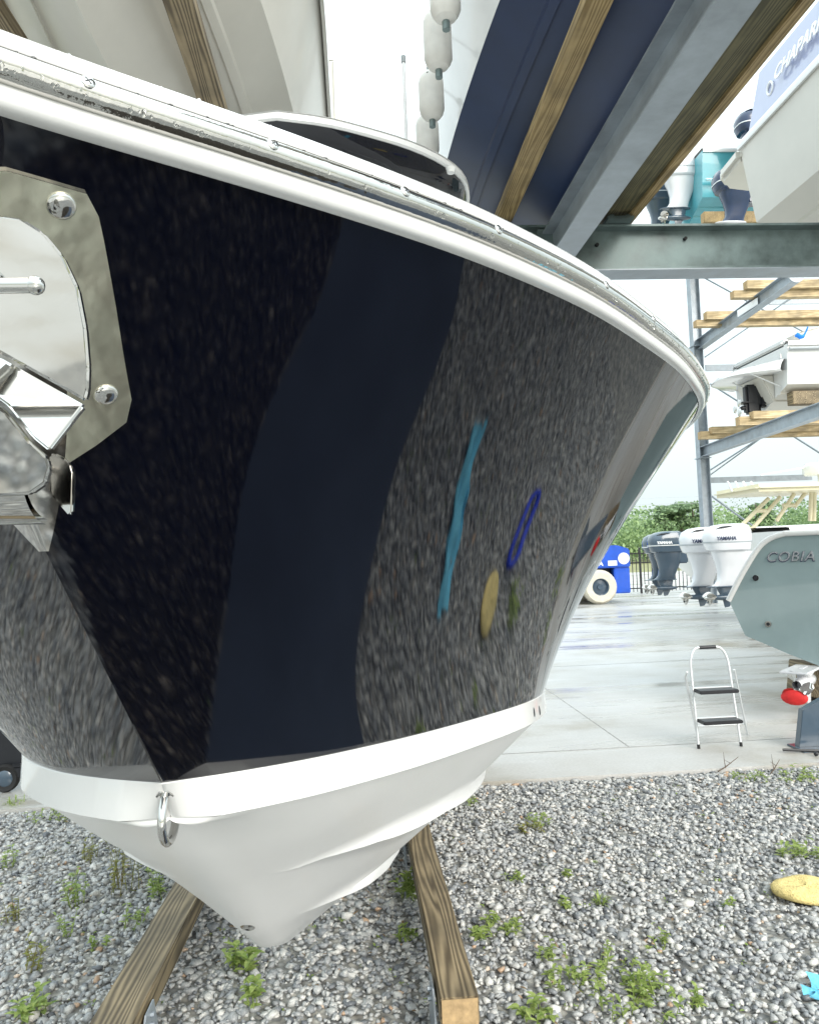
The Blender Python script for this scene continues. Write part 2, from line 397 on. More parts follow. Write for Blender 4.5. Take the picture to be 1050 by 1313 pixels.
both(bm_, rings); bottom = bm_.build('hull_bottom', 'whitewet', BOAT, smooth=44)
_bb = MB(); _bb.loft(rings)
_all = MB(); _all.loft(SEC); _all.loft([[b, chine(i)] for i, b in enumerate(Bc)]); _all.loft(rings); _all.loft([[Vector((-p.x, p.y, p.z)) for p in r] for r in rings])
def mkbvh(mb): return BVHTree.FromPolygons([Vector(p) for p in mb.v], mb.f)
BVH = mkbvh(_all); BVHS = mkbvh(_bv)
def hit(px, py, bvh=None):
    loc, nor, _, _ = (bvh or BVH).ray_cast(CAM, ray(px, py).normalized())
    if loc is None: return None, None
    if nor.dot(loc-CAM) > 0: nor = -nor
    return loc, nor
# transom
tr = MB(); e = [p for p in SEC[-1]][::-1] + [Cc[-1]] + [rings[-1][0]]
tr.f.append(tuple(range(2*len(e)-1))); tr.mi.append(0)
tr.v += [tuple(p) for p in e] + [(-p.x*.64, p.y, p.z) for p in e[:-1][::-1]]
tr.build('transom', 'white', BOAT, smooth=0)
# gunwale: white band, stainless insert, rounded cap, swept along the sheer
def gframe(i):
    a = Gc[max(0, i-1)]; b = Gc[min(NS-1, i+1)]; t = (b-a); t.z = 0; t.normalize(); n = Vector((t.y, -t.x, 0))
    if i == 0: n = Vector((.55, -.83, 0)).normalized()
    return Gc[i], n, t
def sweep(prof, name, material, smooth=40, jitter=None):
    mb = MB(); rr = []
    for i in range(NS):
        g, n, t = gframe(i)
        ring = [g + n*p[0] + Vector((0,0,p[1])) for p in prof]
        if i == 0: ring = [Vector((0, q.y, q.z)) for q in ring]
        rr.append(ring)
    both(mb, rr); return mb.build(name, material, BOAT, smooth)
sweep([(-.002,-.004),(.006,-.004),(.0095,-.0015),(.0118,.003),(.0122,.008),(.0105,.0125)], 'rub_band', 'white', 50)
sweep([(.0105,.0125)]+[(.0112+.0115*math.sin(math.pi*k/14), .0125+.0235*(1-math.cos(math.pi*k/14))/2) for k in range(15)]+[(.008,.0365)], 'rub_rail_insert', 'railsteel', 60)
sweep([(.006,.036),(.008,.0365),(.0118,.0385),(.0122,.0415),(.0105,.0475),(.006,.054),(-.003,.0595),(-.018,.063),(-.04,.065),(-.08,.067),(-.14,.068)], 'gunwale_cap', 'white', 60)
sweep([(.0095,.0355),(.0122,.0362),(.0124,.0378),(.0095,.0385)], 'rub_rail_seal', 'rubber', 30)
# foredeck
dk = MB(); rr = []
for i in range(NS):
    g, n, t = gframe(i); p = g+n*-.138+Vector((0,0,.068)); p.x = max(p.x, .0)
    rr.append([p, Vector((0, p.y, p.z+.02))])
both(dk, rr); dk.build('foredeck', 'white', BOAT, 30)
# screws in the stainless insert
def rail_at(px, zoff, out):
    best = min(range(1, NS-1), key=lambda i: abs(proj(gframe(i)[0]+gframe(i)[1]*out+Vector((0,0,zoff)))[0]-px) if Gc[i].y < 1.7 else 1e9)
    g, n, t = gframe(best); a = proj(g+n*out+Vector((0,0,zoff)))[0]
    j = best+1; g2 = gframe(j)[0]; b = proj(g2+n*out+Vector((0,0,zoff)))[0]; w = (px-a)/(b-a) if b != a else 0
    return g.lerp(g2, w), n, t
for px in (-60, 113, 350, 520, 640, 778, 838):
    g, n, t = rail_at(px, .0265, .0215); d = (n*.95+Vector((0,0,.25))).normalized(); up = d.cross(t).normalized()
    c = g+n*.0205+Vector((0,0,.028)); s = MB(); q = d.to_track_quat('Z', 'Y')
    for (r1, h) in ():
        pass
    rings2 = []
    for r1, h in ((.0058,-.002),(.0058,.001),(.0048,.0022),(.002,.0028),(.0002,.0028)):
        rings2.append([c+d*h+(t*math.cos(a*math.pi/8)+up*math.sin(a*math.pi/8))*r1 for a in range(16)])
    s.loft(rings2, True); sc = s.build('rail_screw', 'steel', BOAT, 50)
    x = MB()
    for aa in (t*.8+up*.6, up*.8-t*.6):
        x.tube([c+d*.0026-aa*.003, c+d*.0026+aa*.003], .0006, 5)
    x.build('cross_slot', 'black', sc, 0)
# ring of water drops on rail and cap
dr = MB()
for k in range(520):
    i = 1+int(rng.random()**1.1*58); g, n, t = gframe(i); g2 = gframe(i+1)[0]; p = g.lerp(g2, rng.random())
    kind = rng.random(); r = .0009+.0016*rng.random()**2.5
    if kind < .45: c = p+n*.0205+Vector((0,0,.017+.006*rng.random())); st = 1.5
    elif kind < .7: c = p+n*.0122+Vector((0,0,.0368)); st = 1
    else:
        a = rng.random(); c = p+n*(.0115-.010*a)+Vector((0,0,.0445+.012*a)); st = 1.; r *= .8
    if p.x < .02: continue
    dr.ball(c, (r*1.1, r*1.1, r*st), 6, 4)
tag(dr.build('water_drop', 'drop', BOAT, 80), kind='stuff')
# bow eye, a stainless U bolt on the stem
P0 = atX(221, 1019, 0); P1 = atX(223, 1052, 0)
nst = Vector((0, -.62, -.78)); tst = Vector((0, .78, -.62))
base = Vector((0, 1.352, 1.668))
be = MB(); pts = []
a0 = Vector((0, 1.345, 1.672)); a1 = Vector((0, 1.425, 1.618))
out = Vector((0,-.70,-.72))
mid0 = a0+out*.035; mid1 = a1+out*.035
pts = [a0-out*.02, a0+out*.015]+[ (a0+a1)/2+out*.03+ (a0-a1)/2*math.cos(t_)+out*.04*math.sin(t_) for t_ in [math.pi*k/10 for k in range(11)]]+[a1+out*.015, a1-out*.02]
be.tube(pts, .0075, 10); bow = be.build('bow_eye', 'steel', BOAT, 70)
for a in (a0, a1):
    s = MB(); s.tube([a-out*.006, a+out*.008], .015, 6); s.build('collar_nut', 'steel', bow, 30)
# fittings: vents on the stripe, oval fitting at the forefoot
for (px, py) in ((684, 913), (691, 911)):
    l, n = hit(px, py)
    if l:
        s = MB(); q = n.to_track_quat('Z', 'Y'); s.ball(l+n*.001, (.006, .016, .003), 10, 6, rot=q); s.build('vent_slot', 'black', BOAT, 60)
l, n = hit(318, 1189)
if l:
    q = n.to_track_quat('Z', 'Y'); s = MB(); s.ball(l, (.020, .030, .007), 14, 6, rot=q); dp = s.build('drain_fitting', 'steel', BOAT, 60)
    s = MB(); s.ball(l+n*.004, (.008, .013, .004), 12, 6, rot=q); s.build('drain_hole', 'rubber', dp, 60)
# ---- stainless anchor plate bonded round the stem
def onhull(px, py, lift):
    l, n = hit(px, py, BVHS)
    return (l+n*lift) if l else None
plate = [(-48,238),(-20,222),(0,215),(50,224),(92,234),(108,243),(120,258),(128,282),(146,380),(160,468),(169,516),(168,530),(160,540),(120,570),(82,595),(60,605),(30,618),(2,628),(-8,590),(-24,500),(-40,380),(-50,300)]
def poly_on_hull(poly, lift, thick, nm, material, parent, mirror=True, sub=14):
    # fan from interior scanlines so that the sheet follows the flare
    ys = [p[1] for p in poly]; y0, y1 = min(ys), max(ys); rows = []
    for k in range(sub+1):
        y = y0+(y1-y0)*(.004+.992*k/sub); xs = []
        for a, b in zip(poly, poly[1:]+poly[:1]):
            if (a[1]-y)*(b[1]-y) < 0: xs.append(a[0]+(b[0]-a[0])*(y-a[1])/(b[1]-a[1]))
        xs.sort()
        if len(xs) < 2: continue
        xa_, xb_ = xs[0], xs[-1]
        if onhull(xa_, y, lift) is None:
            lo_, hi_ = xa_, xb_-1
            for _ in range(18):
                mid_ = (lo_+hi_)/2
                if onhull(mid_, y, lift) is None: lo_ = mid_
                else: hi_ = mid_
            xa_ = hi_+.2
        row = [onhull(xa_+(xb_-xa_)*j/12, y, lift) for j in range(13)]
        if all(row): rows.append(row)
    mb = MB()
    outer = rows; inner = [[p - (p-CAM).normalized()*-thick for p in r] for r in rows]
    mb.loft(outer); mb.loft(inner)
    edge_o = [r[0] for r in outer]; edge_i = [r[0] for r in inner]; mb.loft([edge_o, edge_i])
    mb.loft([[r[-1] for r in outer], [r[-1] for r in inner]]); mb.loft([outer[0], inner[0]]); mb.loft([outer[-1], inner[-1]])
    if mirror:
        v = list(mb.v); f = list(mb.f); mb.add([(-p[0], p[1], p[2]) for p in v], f)
    return mb.build(nm, material, parent, 40)
ap = poly_on_hull(plate, .004, .004, 'anchor_plate', 'steelplate', BOAT)
for (px, py) in ((78,261),(135,503)):
    l, n = hit(px, py, BVHS); q = n.to_track_quat('Z', 'Y')
    for sx in (1, -1):
        s = MB(); c = l+n*.004; 
        s.ball(c, (.0115, .0115, .005), 16, 8, rot=q)
        if sx < 0: s.v = [(-p[0], p[1], p[2]) for p in s.v]
        s.build('bolt_head', 'steel', ap, 60)
# stem guard under the anchor, wrapped round the stem
def hullpt(z, x):
    xs_, ys_ = [], []
    for i in range(0, 45):
        zz = [p.z for p in SEC[i]]; xs_.append(interp(z, zz, [p.x for p in SEC[i]])); ys_.append(interp(z, zz, [p.y for p in SEC[i]]))
    return interp(abs(x), xs_, ys_)
gd = MB(); rr = []
for k in range(16):
    t = k/15; z = 2.30-.232*t; w = .085*(1-t**1.6)+.002
    rr.append([Vector((w*j/8 + math.copysign(.003, j)*(j != 0), hullpt(z, w*j/8)-.006, z)) for j in range(-8, 9)])
gd.loft(rr); gd.build('stem_guard', 'steel', BOAT, 50)
def px_prism(poly, Y, depth, nm, material, parent, bev=.0015, tilt=0.):
    pts = []
    for (x, y) in poly:
        p = atY(x, y, Y); p = atY(x, y, Y+tilt*(p.z-2.2)); pts.append(p)
    mb = MB(); mb.prism(pts, (0, depth, 0), bev); return mb.build(nm, material, parent, 30)
# roller cheek and chute lip
px_prism([(63,583),(70,580),(84,588),(92,596),(95,606),(93,658),(88,661),(70,640),(64,632)], .60, .006, 'roller_cheek', 'steel', BOAT)
lip = MB(); rr = []
for k in range(9):
    a = math.pi*.5*k/8; rr.append([Vector((x, .62-.045*math.cos(a)*1.0 + abs(x)*.2, 2.085+.035*(1-math.sin(a)))) for x in np.linspace(-.085, .085, 13)])
lip.loft(rr); lip.loft([[p+Vector((0,.004,.004)) for p in r] for r in rr]); lip.build('anchor_chute', 'steel', BOAT, 50)
# hardtop of the same boat, rising beyond the gunwale
HT = 4.28
def ht_outline():
    half = catmull([(0,3.84,HT),(.25,3.90,HT),(.49,4.01,HT),(.70,4.13,HT),(.88,4.28,HT),(1.02,4.46,HT),(1.09,4.66,HT),(1.12,4.95,HT),(1.12,5.4,HT)], 24)
    return [p for p in half[::-1]]+[Vector((-p.x, p.y, p.z)) for p in half[1:]]
o1 = ht_outline(); aft = [Vector((-1.08, 7.2, HT)), Vector((1.08, 7.2, HT))]
ring0 = o1+aft
rim = MB(); ctr = Vector((0, 5.6, 0))
def insetp(p, d): q = Vector((p.x-ctr.x, p.y-ctr.y, 0)); return p-q.normalized()*d
rim.loft([[insetp(p, .01)+Vector((0,0,.03)) for p in ring0], [insetp(p, -.006)+Vector((0,0,.015)) for p in ring0], [insetp(p, -.006)+Vector((0,0,-.012)) for p in ring0], [insetp(p, .006)+Vector((0,0,-.02)) for p in ring0], [insetp(p, .018)+Vector((0,0,-.016)) for p in ring0]], True)
top = [insetp(p, .0)+Vector((0,0,.03)) for p in ring0]
rim.add(top, [tuple(range(len(top)))])
HTO = rim.build('hardtop', 'white', BOAT, 40)
ud = MB(); rr = []
for s_, dz in ((.016,-.014),(.05,-.05),(.12,-.075),(.3,-.11),(.42,-.115),(.5,-.08),(.9,-.08)):
    rr.append([insetp(p, s_)+Vector((0,0,dz)) for p in ring0])
ud.loft(rr, True); ud.add(rr[-1], [tuple(range(len(ring0)))]); ud.build('underside', 'navy', HTO, 40)
l = insetp(o1[9], .16)+Vector((0,0,-.085))
pp = atZ(578, 219, HT-.06); s = MB(); s.lathe([(.001,-.03),(.022,-.028),(.03,0)], (pp.x, pp.y, HT-.045), n=14); s.build('dome_light', 'white', HTO, 60)
p = atY(517, 72, 5.6); s = MB(); s.tube([(p.x, 5.6, HT), (p.x, 5.6, p.z-.03)], .012, 8); an = s.build('antenna', 'letter', BOAT, 60)
s = MB(); s.tube([(p.x, 5.6, p.z-.05), (p.x, 5.6, p.z+.0)], .018, 8); s.build('antenna_tip', 'cable', an, 60)
for sx in (-1, 1):
    for ya in (4.9, 6.9):
        s = MB(); s.tube([(sx*.8, ya, 2.0), (sx*.82, ya, HT-.08)], .03, 8); s.build('hardtop_leg', 'alu', BOAT, 60)
# ---- the anchor lying in the plate
AN = thing('anchor', 'mirror polished stainless plough anchor nested in the bow plate of the navy boat', 'anchor', (0, .55, 2.1))
def fl(poly, Ys, nm, mt='steel', th=.008):
    outp = [atY(x, y, Y) for (x, y), Y in zip(poly, Ys)]
    for sx in (1, -1):
        mb = MB(); mb.prism([Vector((sx*p.x, p.y, p.z)) for p in outp], (0, th, 0), .0018); mb.build(nm, mt, AN, 25)
xs = [(-60,300),(-30,283),(0,275),(28,279),(55,296),(80,326),(100,368),(110,420),(114,470),(113,500),(109,514),(60,486),(0,452),(-60,430)]
def fluk(x, y): # gently cupped upper fluke
    return .462+.00026*(x+60)+.00014*(y-380)+.0000006*(x-20)**2
fl(xs, [fluk(*p) for p in xs], 'fluke')
xl = [(-60,436),(0,458),(60,492),(108,519),(62,578),(40,560),(10,520),(-60,470)]
fl(xl, [.505 - .00035*(y-436) for x, y in xl], 'lower_fluke')
xm = [(-60,478),(8,528),(38,566),(60,586),(64,600),(58,620),(40,633),(-60,640)]
fl(xm, [.50+.0003*(y-478) for x, y in xm], 'fluke_toe')
a = atY(46, 366, .455); b = Vector((-a.x, a.y, a.z)); s = MB(); s.tube([a, b], .0045, 12)
s.ball(a, (.0055,.0055,.0055), 10, 8); s.ball(b, (.0055,.0055,.0055), 10, 8); s.build('cross_bar', 'steel', AN, 70)
s = MB(); s.prism([Vector((-.008, .50, 2.30)), Vector((-.008, 1.05, 2.36)), Vector((-.008, 1.05, 2.33)), Vector((-.008, .52, 2.14))], (.016, 0, 0), .002); s.build('shank', 'steel', AN, 30)
# ---- bunks under the boat
for sx, lab in ((-1, 'wet brown timber bunk left of the navy keel, on a steel bracket'), (1, 'timber bunk with wavy grain and pale sawn end, right of the navy keel')):
    y0 = 3.2 if sx > 0 else 1.6
    x0, x1 = (.60, .757) if sx > 0 else (-.77, -.59)
    zt = lambda y: .375-.03*y
    t = thing('bunk_timber', lab, 'bunk', (sx*.6, y0, .2), 'bunks under the navy boat')
    mb = MB(); pr = [Vector((x0, y0, zt(y0))), Vector((x1, y0, zt(y0))), Vector((x1, y0, zt(y0)-.11)), Vector((x0, y0, zt(y0)-.11))]
    mb.prism(pr, (0, 9-y0, -.03*(9-y0)), .006); mb.build('timber', 'wood', t, 30)
    if sx > 0:
        s = MB(); s.box((.6785, y0-.003, zt(y0)-.055), (.145, .006, .10)); s.build('sawn_end', 'woodend', t, 0)
    for by in (3.34 if sx > 0 else 3.3, 5.4, 8.):
        w = .028; xb = (x0 - .004) if sx > 0 else (x1+.004)
        s = MB(); s.prism([Vector((xb-sx*.006, by-.20, .004)), Vector((xb-sx*.006, by+.22, .004)), Vector((xb-sx*.006, by+.12, zt(by)-.03)), Vector((xb-sx*.006, by-.0, zt(by)-.03))], (sx*-.008, 0, 0), .001)
        s.box(((x0+x1)/2, by+.06, (zt(by)-.12)/2), (.07, .09, zt(by)-.125), .004)
        g = s.build('bracket', 'galv', t, 30)
        for dz in (.06, .10):
            c = Vector((xb-sx*.014, by+.06, zt(by)-dz)); b2 = MB(); b2.tube([c, c-Vector((sx*.016,0,0))], .011, 6); b2.build('bracket_bolt', 'galv', g, 30)
# ================================================================== SETTING
def sheet(name, x0, x1, y0, y1, z, m):
    mb = MB(); mb.add([(x0,y0,z),(x1,y0,z),(x1,y1,z),(x0,y1,z)], [(0,1,2,3)]); o = mb.build(name, m, None, 0); return tag(o, kind='structure')
sheet('ground', -600, 600, -400, 900, -.02, 'grass')
sheet('gravel_bed', -40, 40, -30, 6.92, -.006, 'gravelbed')
sheet('yard_apron', -40, 40, -30, -2.2, .0, 'concrete')
YE = 6.93
mb = MB(); mb.box2((-60, YE, -.1), (60, 60, .03), .012); tag(mb.build('concrete_pad', 'concrete', None, 0), kind='structure')
# saw cut joints
mb = MB(); mb.box2((-40, 7.83, .0305), (40, 7.845, .032)); mb.box2((-40, 13.4, .0305), (40, 13.415, .032)); mb.box2((3.0, 7.86, .0305), (3.012, 30, .032))
mb.box2((-3.2, 7.86, .0305), (-3.188, 30, .032)); tag(mb.build('slab_joint', 'joint', None, 0), kind='structure')
# ---- gravel
def ico():
    bm = bmesh.new(); bmesh.ops.create_icosphere(bm, subdivisions=1, radius=1); bm.verts.index_update()
    v = np.array([x.co[:] for x in bm.verts]); f = np.array([[a.index for a in q.verts] for q in bm.faces]); bm.free(); return v, f
iv, if_ = ico()
TPOLY = [(2.6,.48),(2.22,.82),(1.91,1.10),(1.55,1.28),(1.25,1.47),(.92,1.75),(.61,1.93),(.35,2.05),(1.35,2.93),(1.53,2.72),(1.92,2.44),(2.21,2.24),(2.6,2.06),(2.86,1.87),(3.04,1.64),(3.5,1.28)]
SHADEQ = [(2.6,.48),(2.22,.82),(1.91,1.10),(1.55,1.28),(1.25,1.47),(.92,1.75),(.61,1.93),(.35,2.07),(.05,2.12),(.15,1.8),(.4,1.4),(.58,1.05),(.85,.6),(1.2,.0),(1.6,-.1),(2.2,.1)]  # outline of the added shade-coloured gravel patch
def inpoly(c, poly):
    r = np.zeros(len(c), bool)
    for (x1, y1), (x2, y2) in zip(poly, poly[1:]+poly[:1]):
        t = ((y1 > c[:, 1]) != (y2 > c[:, 1])); r ^= t & (c[:, 0] < (x2-x1)*(c[:, 1]-y1)/((y2-y1) or 1e-9)+x1)
    return r
def gravel(n, x0, x1, y0, y1, size, dark=False):
    c = np.stack([rng.uniform(x0, x1, n), rng.uniform(y0, y1, n)], 1)
    sc = size*np.exp(rng.normal(0, .36, n).clip(-1, .8))
    V = iv[None]*(1+rng.uniform(-.52, .38, (n, 12, 1)))
    V = V*np.stack([rng.uniform(.85, 1.45, n), rng.uniform(.75, 1.1, n), rng.uniform(.5, .85, n)], 1)[:, None]
    # random rotation: tilt then spin
    a = rng.uniform(0, 2*np.pi, n); t = rng.normal(0, .45, n); ca, sa, ct, st = np.cos(a), np.sin(a), np.cos(t), np.sin(t)
    y = V[..., 1]*ct[:, None]-V[..., 2]*st[:, None]; z = V[..., 1]*st[:, None]+V[..., 2]*ct[:, None]; x = V[..., 0]
    X = x*ca[:, None]-y*sa[:, None]; Y = x*sa[:, None]+y*ca[:, None]
    P = np.stack([X, Y, z], -1)*sc[:, None, None]
    inm = inpoly(c, SHADEQ); keep = inm if dark else ~(inpoly(c, TPOLY) | inm)
    P[..., 0] += c[:, 0, None]; P[..., 1] += c[:, 1, None]; P[..., 2] += rng.uniform(-.012, .010, n)[:, None]
    return P[keep]
def gravel_obj(name, Ps, m='stone', lab='grey granite gravel covering the ground under the boat racks'):
    P = np.concatenate(Ps); n = len(P)
    me = bpy.data.meshes.new(name); nf = n*20
    fs = (if_[None]+(np.arange(n)*12)[:, None, None]).reshape(-1)
    me.vertices.add(n*12); me.vertices.foreach_set('co', P.reshape(-1).astype(np.float32))
    me.loops.add(nf*3); me.loops.foreach_set('vertex_index', fs.astype(np.int32))
    me.polygons.add(nf); me.polygons.foreach_set('loop_start', np.arange(0, nf*3, 3, dtype=np.int32)); me.polygons.foreach_set('loop_total', np.full(nf, 3, np.int32))
    me.update(calc_edges=True); me.materials.append(MT[m])
    setrnd(me, np.repeat(np.clip(rng.normal(.45, .23, n), 0, 1)*(1-.0)+0, 20))
    o = bpy.data.objects.new(name, me); COL.objects.link(o); return tag(o, kind='stuff', label=lab, cat='gravel')
gravel_obj('gravel', [gravel(96000, -4.4, 5.6, 1.3, 6.90, .0138), gravel(21000, -1.2, 6.0, -1.8, 1.3, .018), gravel(1800, -4.4, 5.6, 6.7, 6.92, .013)])
gravel_obj('added_dark_gravel', [gravel(9000, .05, 2.6, -.1, 2.15, .018, True)], 'shadestone', 'added unseen dark brown gravel beside the bow, coloured as shade for the hull reflection')  # out-of-view stones added to dim the left part of the hull reflection
# ---- weeds
def leafquads(mb, base, d, L, w, droop=.3, up=Vector((0,0,1))):
    d = Vector(d).normalized(); sd = d.cross(up); sd = sd.normalized() if sd.length > .01 else Vector((1,0,0)); base = Vector(base)
    p = [base]; ang = 0
    pts = []
    for k in range(5):
        t = k/4; q = base+d*L*t-Vector((0,0,1))*droop*L*t*t; ww = w*math.sin(math.pi*min(.98, .12+.86*t))
        pts.append([q-sd*ww*.5+Vector((0,0,.15*ww)), q, q+sd*ww*.5+Vector((0,0,.15*ww))])
    mb.loft(pts)
def weed(px, py, h, nst, label, dry=0., leaf=.03, spread=.1, kind='broad', z=.0):
    h *= 1.25; leaf *= 1.12; nst = int(nst*1.5+.5); c = atZ(px, py, .0); root = MB(); rr = random.Random(int(px*31+py))
    for s_ in range(nst):
        a = rr.uniform(0, 6.28); rad_ = spread*rr.random()**.6; root.tube([(c.x,c.y,-.004),(c.x+rad_*math.cos(a),c.y+rad_*math.sin(a),-.002)], .002, 4); b = Vector((c.x+rad_*math.cos(a), c.y+rad_*math.sin(a), .0))
        hh = h*rr.uniform(.5, 1.15); lean = Vector((rr.uniform(-.35,.35), rr.uniform(-.35,.35), 1)).normalized()
        if kind == 'grass':
            for q in range(5): leafquads(root, b, Vector((rr.uniform(-1,1), rr.uniform(-1,1), rr.uniform(.7,1.6))), hh*rr.uniform(.7,1.2), .007, .45)
        else:
            root.tube([b, b+lean*hh*.5, b+lean*hh], [.0025,.002,.001], 4)
            nl = rr.randint(4, 8)
            for q in range(nl):
                t = rr.uniform(.15, 1); a2 = rr.uniform(0, 6.28)
                leafquads(root, b+lean*hh*t, Vector((math.cos(a2), math.sin(a2), rr.uniform(.1,.7))), leaf*rr.uniform(.7,1.5), leaf*rr.uniform(.42,.62), .25)
    o = root.build('weed_plant', 'dryweed' if dry else 'weed', None, 60); me = o.data
    nf = len(me.polygons); setrnd(me, np.clip(np.random.default_rng(int(px)).normal(.6, .22, nf), 0, 1))
    # origin at the plant's foot
    me.transform(Matrix.Translation((-c.x, -c.y, 0))); o.location = (c.x, c.y, 0)
    return tag(o, label, 'weed', 'weeds growing in the gravel')
W = [(305,1245,.10,5,'broad leaved bright green weed in the gravel just below the white hull tip',0,.055,.06,'broad'),
 (325,1290,.09,4,'bright green broad leaved weed at the bottom edge, below the hull tip',0,.05,.05,'broad'),
 (160,1140,.26,9,'tall reddish dry weed clump beside the left timber bunk',1,.03,.12,'broad'),
 (200,1150,.14,7,'green weed tuft touching the upper end of the left timber bunk',0,.035,.08,'broad'),
 (95,1160,.15,6,'yellow green weed standing alone in the gravel left of the dry clump',0,.035,.06,'broad'),
 (85,1200,.12,3,'thin small weed sprig below the yellow green weed on the left',0,.028,.03,'broad'),
 (40,1245,.11,4,'low reddish weed near the left edge of the gravel',1,.03,.04,'broad'),
 (45,1300,.06,6,'flat green weed in the bottom left corner',0,.045,.08,'broad'),
 (70,1050,.08,12,'strip of green weeds along the concrete edge on the left',0,.03,.22,'broad'),
 (20,1035,.14,6,'pale grassy weed at the far left edge beside the concrete',0,.03,.10,'grass'),
 (150,1060,.14,6,'spindly weed under the left side of the white hull',1,.03,.10,'broad'),
 (522,1150,.12,9,'green weed tuft growing against the left face of the right timber bunk',0,.045,.07,'broad'),
 (520,1205,.07,5,'small weed beside the right bunk, lower than the tuft',0,.03,.06,'broad'),
 (640,1192,.06,9,'low weed patch just right of the right timber bunk',0,.032,.10,'broad'),
 (615,1205,.05,5,'small bright weed close to the right face of the right timber bunk',0,.03,.05,'broad'),
 (770,1160,.12,4,'dark green grass blade tuft in the middle of the right gravel',0,.05,.03,'grass'),
 (728,1125,.05,4,'small yellow green weed above the grass blade tuft',0,.03,.05,'broad'),
 (725,1165,.05,4,'small clover like weed left of the grass blade tuft',0,.03,.04,'broad'),
 (812,1285,.08,16,'large light green weed patch near the bottom right',0,.032,.20,'broad'),
 (735,1262,.06,10,'light green weed patch left of the large patch',0,.03,.15,'broad'),
 (690,1305,.05,6,'round leaved weeds at the bottom edge right of the bunk end',0,.04,.08,'broad'),
 (890,1290,.06,3,'single small weed right of the large patch',0,.032,.03,'broad'),
 (1025,1098,.07,12,'bright green weed above the yellow sponge',0,.035,.13,'broad'),
 (935,1165,.04,2,'tiny weed between the grass blade tuft and the sponge',0,.03,.02,'broad'),
 (1025,1000,.07,10,'green weeds along the concrete edge at the right',0,.035,.20,'broad'),
 (965,1000,.06,8,'green weeds at the concrete edge below the step ladder',0,.03,.18,'broad'),
 (690,1055,.05,6,'small weed in the gravel right of the boat near the concrete',0,.03,.10,'broad'),
 (600,1032,.06,6,'weed in the shaded gravel beside the white hull',0,.03,.10,'broad'),
 (680,1065,.05,5,'dull weed behind the right bunk in open gravel',1,.03,.10,'broad')]
W += [(120,1100,.12,5,'ragged half dry weed between the concrete edge and the tall reddish clump',1,.03,.10,'broad'),
 (170,1190,.10,4,'small green weed close below the reddish clump, left of the timber bunk',0,.03,.06,'broad'),
 (130,1215,.08,3,'sparse pale weed left of the left timber bunk',0,.028,.06,'broad'),
 (20,1180,.10,4,'yellowing weed at the left edge of the gravel',1,.03,.06,'broad'),
 (10,1110,.09,5,'low green weed at the left edge near the concrete',0,.03,.08,'broad'),
 (780,1240,.06,6,'loose scatter of small green leaves above the large patch',0,.026,.14,'broad'),
 (700,1230,.05,5,'thin weed between the right timber bunk and the light green patch',0,.026,.10,'broad'),
 (850,1220,.05,4,'faint weed sprig above and right of the large patch',0,.024,.08,'broad'),
 (660,1130,.05,4,'small weed right of the bunk, halfway to the concrete edge',0,.026,.07,'broad')]
for w in W: weed(*w[:4], w[4], w[5], w[6], w[7], w[8])
rr = random.Random(3)
def scat():
    mb = MB()
    for k in range(420):
        x, y = rr.uniform(-4.2, 4.8), rr.uniform(1.9, 6.8)
        for q in range(rr.randint(2, 6)):
            a = rr.uniform(0, 6.28); leafquads(mb, (x+rr.uniform(-.03,.03), y+rr.uniform(-.03,.03), .004), (math.cos(a), math.sin(a), rr.uniform(.3,1.)), rr.uniform(.012,.03), rr.uniform(.008,.014), .3)
    o = mb.build('seedling', 'weed', None, 60); setrnd(o.data, np.random.default_rng(5).uniform(0, 1, len(o.data.polygons))); tag(o, 'tiny green seedlings scattered through the gravel', 'seedlings', kind='stuff')
scat()
for (px, py, dx, lab) in ((930,985,.16,'dead forked twig lying on the concrete edge below the step ladder'), (992,988,.10,'short dead twig at the concrete edge right of the forked twig')):
    c = atZ(px, py, .035); mb = MB(); mb.tube([c+Vector((-dx*.6,-.05,-.01)), c+Vector((0,0,.012)), c+Vector((dx,.08,.07))], [.006,.005,.002], 5)
    mb.tube([c, c+Vector((.0,.02,.06)), c+Vector((.01,.05,.13))], [.004,.003,.001], 5); mb.tube([c+Vector((dx*.4,.03,.03)), c+Vector((dx*.2,.10,.05))], [.003,.001], 5)
    tag(mb.build('twig', 'twig', None, 60), lab, 'twig')

def litter():
    mb = MB(); q_ = random.Random(9)
    for k in range(520):
        x, y = q_.uniform(-4., 4.8), 6.85-4.9*q_.random()**1.3; a = q_.uniform(0, 6.28)
        leafquads(mb, (x, y, .014+.012*q_.random()), (math.cos(a), math.sin(a), q_.uniform(-.2,.3)), q_.uniform(.015,.045), q_.uniform(.006,.016), .1)
    o = mb.build('leaf_litter', 'litter', None, 60); setrnd(o.data, np.random.default_rng(8).uniform(0, 1, len(o.data.polygons))); tag(o, 'small brown dead leaves scattered over the gravel', 'leaf litter', kind='stuff')
litter()
